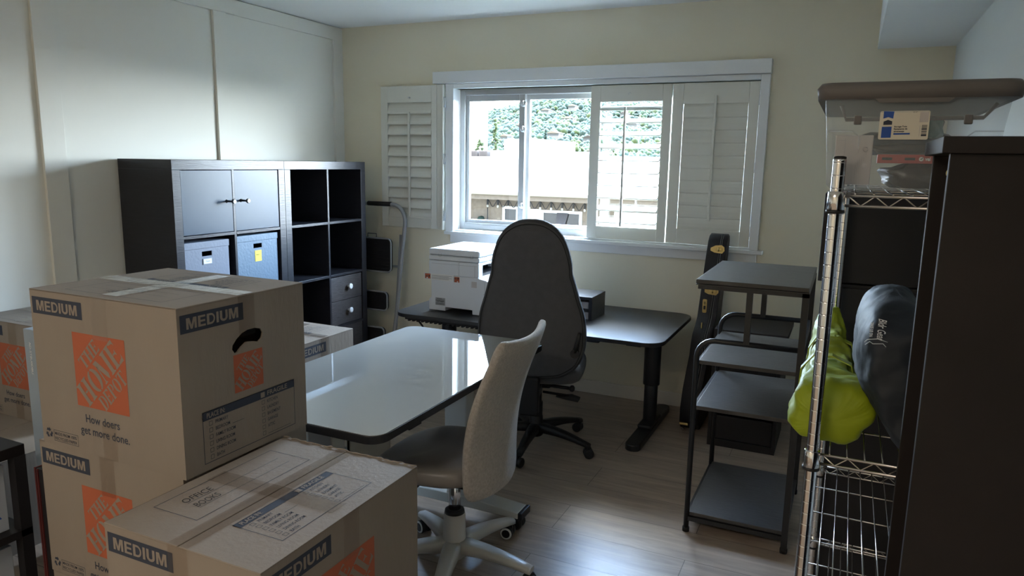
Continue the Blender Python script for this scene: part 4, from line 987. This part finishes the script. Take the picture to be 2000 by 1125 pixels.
# low pale bin under the glass desk
t = thing('open_bin', 'pale bin with grey striped panel under the near end of the glass desk', 'bin', (1.9, -2.36, 0))
bm = B(); bx0, bx1, by0, by1, bz = 1.56, 1.90, -2.44, -2.18, .52
box(bm, (bx0, by0, 0), (bx1, by0 + .006, bz)); box(bm, (bx0, by1 - .006, 0), (bx1, by1, bz)); box(bm, (bx0, by0, 0), (bx0 + .006, by1, bz)); box(bm, (bx1 - .006, by0, 0), (bx1, by1, bz)); box(bm, (bx0, by0, 0), (bx1, by1, .006)); obj('bin_wall', bm, 'cream', t)
bm = B(); FB = (Vector((0, by0 - .0004, 0)), Vector((1, 0, 0)), Vector((0, 0, 1)))
rect(bm, FB, 1.775, .40, 1.895, .487, 0, .0006); rect(bm, FB, 1.770, .40, 1.777, .490, 1, .0009)
for k in range(8): rect(bm, FB, 1.785 + .014 * k, .40, 1.794 + .014 * k, .48, 2, .0009)
obj('printed_panel', bm, ['greypl', 'blackp', 'envel'], t)

# pale blue carton standing on edge, and red-edged board leaning left of the stack
t = thing('flat_carton', 'tall pale blue-grey carton standing on edge between the left boxes', 'flat carton', (1.15, -2.86, 0))
bm = B(); box(bm, (0.792, -2.867, 0), (1.45, -2.815, 0.885)); obj('carton_wall', bm, 'slab', t, bevel=.002)
FB = (Vector((0.862, -2.8675, 0)), Vector((1, 0, 0)), Vector((0, 0, 1)))
bm = B(); text(bm, (Vector((0.822, -2.8675, 0.84)), Vector((0, 0, -1)), Vector((1, 0, 0))), 'AD-ST8U0DBU', 0, 0, .12, .010, 0, .01)
lathe(bm, (.905, -2.8676, .60), [(.0, -.0006), (.036, -.0006), (.036, 0)], 24, axis='y', mi=0); lathe(bm, (.905, -2.8684, .60), [(.0, -.0008), (.028, -.0008), (.028, 0)], 24, axis='y', mi=1); obj('printing', bm, ['paper', 'blackp'], t)
t = thing('leaning_board', 'thin dark board with red edges standing left of the lower left-stack box', 'board', (1.35, -3.12, 0))
bm = B(); box(bm, (1.235, -3.13, 0), (1.53, -3.105, .545)); obj('board_panel', bm, 'blackd', t)
bm = B(); box(bm, (1.229, -3.132, 0), (1.235, -3.103, .547)); box(bm, (1.243, -3.134, .0), (1.248, -3.13, .545)); obj('red_edging', bm, 'darkred', t)
# small open black shelf at the lower left
t = thing('low_open_shelf', 'low black open-sided shelf unit at the lower left edge', 'shelf unit', (1.0, -3.5, 0))
bm = B(); X0, X1, Y0, Y1, ZT = .80, 1.158, -3.95, -3.112, .605
box(bm, (X0, Y0, ZT - .035), (X1, Y1, ZT)); obj('top_board', bm, 'espresso', t, bevel=.002)
for y in (Y0, Y1 - .035):
    for x in (X0, X1 - .035): bm = B(); box(bm, (x, y, 0), (x + .035, y + .035, ZT - .035)); obj('leg', bm, 'blackd', t)
bm = B(); box(bm, (X0, Y0, .30), (X1, Y1, .325)); obj('shelf', bm, 'blackd', t, bevel=.001)
bm = B(); box(bm, (X0, Y0, .04), (X1, Y1, .065)); obj('shelf', bm, 'blackd', t, bevel=.001)
def wcart(label, x0, x1, y0, y1, z0, z1, art):
    t = thing('white_carton', label, 'carton', ((x0 + x1) / 2, (y0 + y1) / 2, z0)); bm = B(); box(bm, (x0, y0, z0), (x1, y1, z1), bev=.002); b_ = obj('carton_wall', bm, 'glossc', t)
    bm = B(); F = (Vector((x1 + .0004, y0, z0)), Vector((0, 1, 0)), Vector((0, 0, 1))); L = y1 - y0; h = z1 - z0
    if art == 'arrow':
        rect(bm, F, L - .042, .004, L - .034, .05, 0, .0006); poly_face(bm, F, [(L - .056, .045), (L - .020, .045), (L - .038, .075)], 0, .0006)
    else:
        outline(bm, F, L - .16, .02, L - .05, h - .03, .003, 1, .0006)
    obj('printing', bm, ['blue', 'red'], b_)
wcart('pale carton with a blue up-arrow on the low black shelf', .83, 1.12, -3.75, -3.16, .326, .545, 'arrow')
wcart('pale carton with a thin red outline on the bottom of the low black shelf', .83, 1.12, -3.75, -3.16, .066, .27, 'red')

# ================================================================== UTILITY RACK
t = thing('utility_rack', 'black four-tier rack with ash-look boards and curved side rails', 'rack', (3.15, -1.27, 0))
rx0, rx1, ry0, ry1 = 2.955, 3.340, -1.568, -0.985
bm = B(); r = .011
for y in (ry0, ry1):
    s = .011
    def sq(pts): tube(bm, pts, r, 4)
    top = [(rx0, y, 0.0), (rx0, y, .755)] + [(rx0 + .07 - .07 * cos(a), y, .755 + .07 * sin(a)) for a in [pi / 2 * i / 6 for i in range(1, 7)]] + [(rx1, y, .825)]
    tube(bm, top, r, 10)
    box(bm, (rx1 - .012, y - .012, 0), (rx1 + .012, y + .012, 1.045)); box(bm, (3.130, y - .011, .825), (3.152, y + .011, 1.04))
    box(bm, (2.945, y - .012, 1.030), (rx1 + .012, y + .012, 1.046))
    for z in (.05,): box(bm, (rx0, y - .008, z), (rx1, y + .008, z + .018))
for x in (rx0, rx1):
    for z in (.055, .525, .705): box(bm, (x - .008, ry0, z), (x + .008, ry1, z + .018))
box(bm, (rx1 - .01, ry0, 1.030), (rx1 + .01, ry1, 1.046)); box(bm, (rx1 - .006, ry0, .79), (rx1 + .006, ry1, .835))
obj('tube_frame', bm, 'blackm', t)
for z, x0, x1, y0, y1, n in ((1.068, 2.937, 3.350, -1.585, -0.945, 'top_board'), (.738, rx0 + .008, rx1 - .012, ry0 + .004, ry1 - .004, 'shelf_board'), (.548, rx0 + .006, rx1 - .012, ry0 + .002, ry1 - .004, 'shelf_board'), (.086, rx0 + .006, rx1 - .012, ry0 + .002, ry1 - .004, 'shelf_board')):
    bm = B(); box(bm, (x0, y0, z - .016), (x1, y1, z)); 
    if n == 'top_board': box(bm, (x0 + .0, y0, z - .022), (x1, y1, z - .018))
    obj(n, bm, 'rack', t, bevel=.0015)
for x, y in ((rx0, ry0), (rx1, ry0), (rx0, ry1), (rx1, ry1)):
    bm = B(); cyl(bm, (x, y, 0), (x, y, .018), .0145, 12); obj('foot_cap', bm, 'blackr', t)

# ------------------------------------------------------------------ drawer cabinet behind the rack
t = thing('drawer_cabinet', 'low matt black drawer cabinet against the wall behind the rack', 'cabinet', (3.03, -.33, 0))
cx0, cx1, cy0, cy1, cz = 2.862, 3.212, -.560, -.13, .650
bm = B(); box(bm, (cx0, cy0, cz - .03), (cx1 + .02, cy1, cz)); box(bm, (cx0, cy0, 0), (cx0 + .018, cy1, cz - .03)); box(bm, (cx1 - .018, cy0, 0), (cx1, cy1, cz - .03)); box(bm, (cx0 + .018, cy1 - .01, 0), (cx1 - .018, cy1, cz - .03)); box(bm, (cx0 + .018, cy0, 0), (cx1 - .018, cy1 - .01, .04)); obj('body', bm, 'blackd', t, bevel=.001)
for k in range(4):
    z0 = .045 + k * .141; bm = B(); box(bm, (cx0 + .020, cy0 + .004, z0), (cx1 - .020, cy0 + .022, z0 + .128)); box(bm, (cx0 + .03, cy0 + .022, z0), (cx1 - .03, cy1 - .05, z0 + .10)); obj('drawer', bm, 'blackd', t, bevel=.0015)

# ------------------------------------------------------------------ guitar case
t = thing('guitar_case', 'black guitar case with brass latches leaning upright against the window sill', 'instrument case', (2.74, -.25, 0))
prof = [(-.36, .0), (-.42, .05), (-.448, .14), (-.435, .25), (-.385, .36), (-.350, .43), (-.348, .50), (-.330, .555), (-.27, .60), (-.235, .64), (-.215, .80), (-.19, 1.0), (-.175, 1.085), (-.15, 1.112), (-.11, 1.118),
        (-.085, 1.09), (-.075, .95), (-.065, .72), (-.05, .62), (-.03, .52), (-.02, .40), (-.018, .2), (-.03, .07), (-.08, .0)]
def cxo(z): return 2.668 + .060 * z / 1.1
bm = B()
def cring(xo, s):
    cy_, cz_ = -.2, .55
    return [(cxo(z) + xo, cy_ + (y - cy_) * s, cz_ + (z - cz_) * (s if z > .02 else 1)) for y, z in prof]
def ccap(ring, flip):
    tri = tessellate_polygon([[Vector((p[1], p[2], 0)) for p in ring]]); V = [bm.verts.new(p) for p in ring]
    for q in tri:
        try: bm.faces.new([V[i] for i in q])
        except ValueError: pass
def shell(x0, x1, nm, par):
    global bm
    bm = B(); R = [cring(x0 + (.008 if x0 < .01 else 0), .985 if x0 < .01 else 1.0), cring(x0 + .012, 1.0), cring(x1 - .012, 1.0), cring(x1 - (.006 if x1 > .1 else 0), .98 if x1 > .1 else 1.0)]
    loft(bm, R, caps=False); ccap(R[0], 0); ccap(R[-1], 1); bmesh.ops.remove_doubles(bm, verts=bm.verts, dist=.0002)
    return obj(nm, bm, 'case', par)
shell(0.0, .083, 'case_body', t); shell(.085, .122, 'case_lid', t)
bm = B()
for xo in (.079, .089): tube(bm, [(x, y - (.001 if y < -.1 else -.001), z) for x, y, z in cring(xo, 1.004)][1:14], .0012, 5)
obj('stitching', bm, 'stitch', t)
def latch(zc, yc, nm='latch'):
    bm = B(); x = cxo(zc); y = yc
    prism(bm, [(x + .030, zc - .010), (x + .052, zc - .020), (x + .095, zc - .024), (x + .108, zc - .008), (x + .106, zc + .012), (x + .090, zc + .024), (x + .055, zc + .020), (x + .030, zc + .006)], y - .004, y + .004, 'y')
    box(bm, (x + .058, y - .010, zc - .010), (x + .096, y - .004, zc + .010), bev=.002); cyl(bm, (x + .076, y - .013, zc - .012), (x + .076, y - .013, zc + .012), .004, 10); obj(nm, bm, 'brass', t)
latch(1.035, -.187); latch(.795, -.219)
bm = B(); x = cxo(.70); prism(bm, rrect(x + .030, .665, x + .054, .745, .007, 4), -.232, -.226, 'y'); pl_ = obj('name_plate', bm, 'brass', t)
bm = B(); F = (Vector((x + .030, -.2326, .665)), Vector((1, 0, 0)), Vector((0, 0, 1)))
for k in range(3): rect(bm, F, .006, .050 + .006 * k, .018, .053 + .006 * k)
rect(bm, F, .006, .020, .018, .042); obj('plate_marks', bm, 'blackp', pl_)
bm = B(); x = cxo(.6); box(bm, (x + .045, -.300, .585), (x + .053, -.290, .620), bev=.002); obj('handle_bracket', bm, 'brass', t)
for xx, yy in ((2.70, -.40), (2.76, -.385)):
    bm = B(); lathe(bm, (xx, yy, 0), [(.007, 0), (.008, .006), (.004, .012)], 10); obj('foot_stud', bm, 'chrome', t)
bm = B(); box(bm, (2.685, -.449, .045), (2.735, -.430, .060), bev=.003); obj('bottom_latch', bm, 'brass', t)

# ================================================================== CHROME SHELVING
SX0, SX1, SY0, SY1 = 3.430, 3.862, -2.85, -1.96
t = thing('wire_shelving', 'chrome wire shelving unit with grooved posts against the right wall', 'wire shelves', ((SX0 + SX1) / 2, (SY0 + SY1) / 2, 0))
for (x, y) in ((SX0, SY0), (SX1, SY0), (SX0 + .015, SY1), (SX1, SY1)):
    bm = B(); pr_ = [(.0115, .0), (.0125, .002)]; z = .02
    while z < 1.52:
        pr_ += [(.0125, z - .0012), (.0125, z), (.0122, z + .0004), (.0122, z + .0009), (.0125, z + .0013), (.0125, z + .0025)]; z += .0254
    pr_ += [(.0125, 1.524), (.010, 1.529)]
    lathe(bm, (x, y, 0), pr_, 20); p_ = obj('post', bm, 'chrome', t)
    bm = B(); lathe(bm, (x, y, 1.529), [(.0118, -.003), (.0118, .001), (.006, .0025)], 16); obj('post_cap', bm, 'blackp', p_)
def wshelf(zt_, dense=True):
    bm = B(); dz = .020
    for z in (zt_, zt_ - dz * 1.0):
        tube(bm, [(SX0, SY0, z), (SX1, SY0, z)], .0030, 8); tube(bm, [(SX0, SY1, z), (SX1, SY1, z)], .0030, 8)
        tube(bm, [(SX0, SY0, z), (SX0, SY1, z)], .0030, 8); tube(bm, [(SX1, SY0, z), (SX1, SY1, z)], .0030, 8)
    for y in (SY0, SY1):
        n = 16; tube(bm, [(SX0 + .02 + (SX1 - SX0 - .04) * i / n, y, zt_ - (dz if i % 2 else 0)) for i in range(n + 1)], .0020, 6)
    for x in (SX0, SX1):
        n = 32; tube(bm, [(x, SY0 + .02 + (SY1 - SY0 - .04) * i / n, zt_ - (dz if i % 2 else 0)) for i in range(n + 1)], .0020, 6)
    obj_ = obj('shelf_rim', bm, 'chromed', t)
    bm = B()
    for k in range(1, 13): x = SX0 + (SX1 - SX0) * k / 13; tube(bm, [(x, SY0, zt_ + .003), (x, SY1, zt_ + .003)], .0016, 5)
    for k in range(1, 5): y = SY0 + (SY1 - SY0) * k / 5; tube(bm, [(SX0, y, zt_), (SX1, y, zt_)], .0022, 6)
    obj('wire_deck', bm, 'chromed', obj_)
    for (x, y) in ((SX0, SY0), (SX1, SY0), (SX0 + .015, SY1), (SX1, SY1)):
        bm = B(); lathe(bm, (x, y, 0), [(.0150, zt_ - .030), (.0175, zt_ - .028), (.0160, zt_ + .006), (.0145, zt_ + .008)], 20); c_ = obj('corner_collar', bm, 'chrome', obj_)
        bm = B(); lathe(bm, (x, y, 0), [(.0135, zt_ - .036), (.0178, zt_ - .035), (.0178, zt_ - .029)], 20); obj('collar_sleeve', bm, 'blackp', c_)
for z in (1.455, .915, .540, .285): wshelf(z)
# black tall cabinet further along the right wall
t = thing('black_cabinet', 'tall plain black cabinet behind the chrome shelving', 'cabinet', (3.65, -1.7, 0))
bm = B(); box(bm, (3.44, -1.90, 0), (3.87, -1.52, 1.14)); obj('body', bm, 'blackd', t, bevel=.002)
bm = B(); box(bm, (3.383, -1.90, 1.145), (3.87, -1.52, 1.428)); obj('upper_body', bm, 'blackd', t, bevel=.002)
bm = B(); box(bm, (3.46, -1.912, .03), (3.86, -1.902, 1.13)); obj('door', bm, 'blackd', t, bevel=.002)
# dark cabinet in the right foreground
t = thing('tall_bookcase', 'tall dark brown bookcase filling the right foreground, end panel towards the camera', 'bookcase', (3.73, -3.07, 0))
bm = B(); box(bm, (3.866, -3.182, 0), (3.872, -2.963, 1.532)); obj('back_panel', bm, 'blackd', t)
for y in (-3.200, -2.963):
    bm = B(); box(bm, (3.580, y, 0), (3.866 if y > -3 else 3.872, y + .018, 1.532)); obj('side_panel', bm, 'espresso', t, bevel=.0012)
bm = B(); box(bm, (3.568, -3.212, 1.532), (3.875, -2.930, 1.556)); obj('top_board', bm, 'espresso', t, bevel=.0015)
bm = B(); box(bm, (3.590, -3.182, .04), (3.866, -2.963, .058)); obj('bottom_board', bm, 'blackd', t)
bm = B(); lathe(bm, (3.608, -2.963, 1.503), [(.0075, .0), (.0075, -.002), (.004, -.0025), (.003, -.001)], 14, axis='y'); obj('cam_screw', bm, 'brass', t)

# ------------------------------------------------------------------ clear tote
t = thing('storage_tote', 'clear plastic tote with warm grey lid on top of the chrome shelving', 'storage tote', (3.58, -2.6, 1.463))
tx0, tx1, ty0, ty1, tz0, tz1 = 3.403, 3.700, -2.812, -2.30, 1.4615, 1.645
def tring(s, z, e=0): return [(a, b, z) for a, b in rrect(tx0 - e, ty0 - e, tx1 + e, ty1 + e, .03, 5)]
bm = B(); loft(bm, [tring(1, tz0 + .004, -.012), tring(1, tz0 + .012, -.004), tring(1, tz1 - .05, .006), tring(1, tz1, .012)], caps=False)
bm.faces.new([bm.verts.new(p) for p in tring(1, tz0 + .004, -.012)])
for s_ in (-1, 1):
    xx = (tx0 + .03) if s_ < 0 else (tx1 - .03)
    tube(bm, [(xx - .03, ty0 - .004, tz1 - .065), (xx + .015, ty0 - .004, tz1 - .065), (xx + .027, ty0 - .004, tz1 - .075), (xx + .028, ty0 - .002, tz1 - .10)] if s_ < 0 else [(xx + .03, ty0 - .004, tz1 - .065), (xx - .015, ty0 - .004, tz1 - .065), (xx - .027, ty0 - .004, tz1 - .075), (xx - .034, ty0 - .002, tz1 - .12)], .0015, 5)
obj('tub', bm, 'tote', t)
bm = B(); loft(bm, [tring(1, tz1 - .004, .024), tring(1, tz1 + .018, .027), tring(1, tz1 + .028, .020), tring(1, tz1 + .030, .0)]); obj('lid', bm, 'lid', t)
bm = B(); xm = 3.555; prism(bm, [(xm - .075, tz1 - .003), (xm - .065, tz1 - .012), (xm + .050, tz1 - .012), (xm + .062, tz1 - .003)], ty0 - .024, ty0 - .020, 'y'); obj('lid_lip', bm, 'lid', t)
bm = B(); tube(bm, [(tx0 + .02, ty0 + .03, tz1 - .012), (tx0 + .03, ty0 + .03, tz1 - .04), (tx1 - .03, ty0 + .03, tz1 - .038), (tx1 - .01, ty0 + .03, tz1 - .012)], .004, 8)
for x in (tx0 + .045, tx1 - .065): box(bm, (x, ty0 - .008, tz1 - .052), (x + .014, ty0 + .0, tz1 - .034), bev=.002)
obj('lid_handle_wire', bm, 'lid', t)
bm = B(); F = (Vector((3.491, ty0 - .0075, 1.562)), Vector((1, 0, 0)), Vector((0, 0, 1))); lw, lh = .085, .054
F = (Vector((3.4935, ty0 - .0085, 1.5645)), Vector((1, 0, .02)).normalized(), Vector((0, 0, 1)))
prism(bm, [(F[0].x + a, F[0].z + b) for a, b in rrect(0, 0, lw, lh, .003, 3)], ty0 - .0085, ty0 - .0080, 'y')
rect(bm, F, .005, .003, .022, .024, 1, .0004); poly_face(bm, F, [(.006, .0395), (.0145, .042), (.023, .039), (.024, .0525), (.006, .0535)], 1, .0004)
poly_face(bm, F, [(.007, .0275), (.022, .0275), (.022, .034), (.0145, .037), (.007, .034)], 2, .0004)
text(bm, F, 'Storage Tote', .026, .0225, .022, .0028, 2, .03, lift=.0005); text(bm, F, 'Recipiente de', .026, .0180, .023, .0028, 2, .03, lift=.0005); text(bm, F, 'almacenaje', .026, .0135, .018, .0028, 2, .03, lift=.0005)
rect(bm, F, .026, .0085, .054, .0115, 3, .0004); text(bm, F, '66 QT', .056, .0495, .008, .002, 2, lift=.0005)
for k, (a, b) in enumerate(((.0, .0035), (.005, .001), (.0075, .0015), (.010, .0008), (.012, .0025), (.0155, .001), (.0175, .001), (.0195, .001))): rect(bm, F, .073, .005 + a, .082, .005 + a + b, 2, .0004)
rect(bm, F, .0695, .005, .0705, .025, 4, .0004); rect(bm, F, .068, .031, .083, .050, 4, .0003)
obj('product_label', bm, ['cream', 'blue', 'navy', 'blue', 'envel'], t)
# contents: things lying in the tote
bm = B(); box(bm, (3.418, ty0 + .016, tz0 + .014), (3.487, ty0 + .030, 1.574)); e_ = setp(obj('white_carton', bm, 'envel', bevel=.002), 'grey-white carton with small print inside the left end of the clear tote', 'carton')
bm = B(); F = (Vector((3.418, ty0 + .0115, 1.47)), Vector((1, 0, 0)), Vector((0, 0, 1)))
tube(bm, [(3.474, ty0 + .011, 1.546 + .004)] + [(3.474 + .0045 * cos(a), ty0 + .011, 1.546 + .0045 * sin(a)) for a in [2 * pi * i / 12 for i in range(13)]][1:], .0005, 4)
for k in range(7): rect(bm, F, .040 + .0035 * k % .018, .02 + .008 * k, .0405 + .0035 * k % .018, .05 + .004 * k)
rect(bm, F, .006, .093, .020, .0935); rect(bm, F, .018, .045, .0185, .098); obj('printing', bm, 'greypl', e_)
bm = B()
box(bm, (3.497, ty0 + .014, 1.5195), (3.605, ty0 + .055, 1.5365)); b_ = setp(obj('red_banded_box', bm, 'red', bevel=.001), 'slim red strip box with black slots inside the clear tote', 'box')
bm = B(); F = (Vector((3.497, ty0 + .0135, 1.5195)), Vector((1, 0, 0)), Vector((0, 0, 1))); rect(bm, F, .008, .006, .026, .011, 0, .0004); rect(bm, F, .048, .006, .066, .011, 0, .0004)
lathe(bm, (3.5735, ty0 + .0132, 1.5280), [(0, -.0002), (.0042, -.0002), (.0042, 0)], 16, axis='y', mi=1); poly_face(bm, F, [(.0745, .0085), (.0760, .0070), (.0792, .0105), (.0782, .0112), (.0760, .0088), (.0752, .0095)], 0, .0008); text(bm, F, 'vei', .083, .0055, .009, .007, 1, .03, lift=.0006); obj('printing', bm, ['blackp', 'paper'], b_)
def blob(name, label, cat, c, s, m, seed, amp=.18, sub=3):
    random.seed(seed); bm = B(); bmesh.ops.create_icosphere(bm, subdivisions=sub, radius=1)
    ph = [random.uniform(0, 6) for _ in range(6)]
    for v in bm.verts:
        p = v.co; d = 1 + amp * (sin(p.x * 3.1 + ph[0]) * cos(p.y * 2.7 + ph[1]) + .5 * sin(p.z * 6 + ph[2] + p.x * 4) + .35 * sin(p.y * 11 + ph[3] + p.z * 7))
        q = [math.copysign(abs(a) ** .72, a) for a in p]
        v.co = Vector((c[0] + q[0] * s[0] * d, c[1] + q[1] * s[1] * d, c[2] + q[2] * s[2] * d))
    zf = c[2] - s[2]
    for v in bm.verts: v.co.z = max(v.co.z, zf)
    return setp(obj(name, bm, m, smooth=True), label, cat)
blob('plastic_bag', 'crumpled dark plastic bag filling the lower middle of the clear tote', 'bag', (3.585, ty0 + .095, 1.494), (.082, .055, .024), 'plasbag', 4)
blob('plastic_bag', 'teal shiny plastic pouch at the top of the clear tote', 'bag', (3.592, ty0 + .10, 1.590), (.020, .03, .020), 'tealbag', 9)
blob('cloth_bundle', 'dark blue-grey bundle on top of the things in the clear tote', 'bundle', (3.54, ty0 + .29, 1.565), (.10, .11, .028), 'nylon', 12)
blob('plastic_bag', 'flat brown plastic bag between the red strip and the tote label', 'bag', (3.56, ty0 + .10, 1.549), (.066, .045, .011), 'plasbag', 14)

# ------------------------------------------------------------------ bags on the middle shelf
t = thing('neon_bag', 'neon yellow-green drawstring bag lying on the middle chrome shelf', 'bag', (3.45, -2.5, .92))
bm = B(); rings = []; random.seed(21); N = 40
for j in range(27):
    u = j / 26; y = -2.812 + .75 * u
    cx_ = 3.464 - .034 * u; w = .080 * (1 - .42 * u) + .006 * sin(u * 17) - .012 * (u > .2); h = .058 + .030 * u + .006 * sin(u * 13 + 1)
    if j == 0: w *= .86; h *= .84
    if j >= 25: w *= .9 - .2 * (j - 25); h *= .92 - .14 * (j - 25)
    zc = .921 + h
    ring = []
    for k in range(N):
        a = 2 * pi * k / N; n_ = 2.9; ca, sa = cos(a), sin(a)
        f = 1 + .045 * sin(5 * a + u * 22) * (u > .03) + .035 * sin(9 * a - u * 31 + 2) * (u > .03)
        px_ = w * abs(ca) ** (2 / n_) * (1 if ca > 0 else -1) * f; pz_ = h * abs(sa) ** (2 / n_) * (1 if sa > 0 else -1) * f
        ring.append((cx_ + px_ - .012 * (pz_ < 0), y, max(.9205, zc + pz_ + .010 * sin(u * 9) * (pz_ > 0))))
    rings.append(ring)
loft(bm, rings); obj('bag_body', bm, 'neon', t, smooth=True, subd=1)
for (y0, xo) in ((-2.62, 0), (-2.40, .006)):
    bm = B(); P = [(3.382 + xo, y0, .965), (3.385 + xo, y0 + .01, 1.035), (3.41, y0 + .02, 1.068), (3.45, y0 + .015, 1.072), (3.492, y0, 1.058), (3.512, y0 - .01, .99)]
    for i in range(len(P) - 1):
        a, b = Vector(P[i]), Vector(P[i + 1])
        bm.faces.new([bm.verts.new(a + Vector((0, -.014, 0))), bm.verts.new(a + Vector((0, .014, 0))), bm.verts.new(b + Vector((0, .014, 0))), bm.verts.new(b + Vector((0, -.014, 0)))])
    bmesh.ops.remove_doubles(bm, verts=bm.verts, dist=.0005); obj('strap', bm, 'neon', t, solid=.003)
t = thing('black_bag', 'dark navy nylon bag with silver script print beside the neon bag', 'bag', (3.56, -2.55, .92))
bm = B(); rings = []; N = 44
for j in range(25):
    v = j / 24; z = .9205 + .325 * v
    wx_ = (.064 + .010 * sin(v * 3)) * (1 if v < .72 else math.sqrt(max(.02, 1 - ((v - .72) / .285) ** 2))); wy = .235 * (1 if v < .75 else math.sqrt(max(.05, 1 - ((v - .75) / .26) ** 2)))
    ring = []
    for k in range(N):
        a = 2 * pi * k / N; ca, sa = cos(a), sin(a); n_ = 3.0
        n_ = 3.8; f = 1 + (.05 * abs(sin(2.5 * a + v * 5)) + .05 * abs(sin(4 * a - v * 11)) - .05) * (1.1 - v)
        ring.append((3.634 - .062 * min(1, v * 2.2) + wx_ * (.62 + .38 * min(1, v * 2.2)) * abs(ca) ** (2 / n_) * (1 if ca > 0 else -1) * f - .008 * v, -2.60 + wy * abs(sa) ** (2 / n_) * (1 if sa > 0 else -1) * f, z))
    rings.append(ring)
loft(bm, rings); obj('bag_body', bm, 'nylon', t, smooth=True, subd=1)
for nm_, big, st in (('neon', .055, .016), ('black', .075, .014)):
    tx_ = bpy.data.textures.new(nm_ + '_crumple', 'CLOUDS'); tx_.noise_scale = big; tx_.noise_depth = 3
    o_ = [o for o in bpy.data.objects if o.name.startswith('bag_body') and o.parent and o.parent.name == nm_ + '_bag'][0]
    d_ = o_.modifiers.new('crumple', 'DISPLACE'); d_.texture = tx_; d_.strength = st; d_.mid_level = .62
    o_.modifiers['sub'].levels = 2; o_.modifiers['sub'].render_levels = 2
FT = (Vector((3.516, -2.842, 1.218)), Vector((0, 0, -1)), Vector((1, 0, 0)))
bm = B(); text(bm, FT, 'Bldr Gear', .004, .012, .044, .015, 0, .005, .35); text(bm, FT, 'TAKE US ON', .012, -.002, .030, .006, 0, .02)
tube(bm, [(3.506, -2.842, 1.163), (3.512, -2.843, 1.170), (3.530, -2.843, 1.173), (3.548, -2.842, 1.168)], .0008, 5); tube(bm, [(3.508, -2.842, 1.158), (3.516, -2.843, 1.166), (3.522, -2.843, 1.162), (3.540, -2.842, 1.164), (3.546, -2.842, 1.158)], .0007, 5)
obj('printing', bm, 'logo', t, label='silver script print')
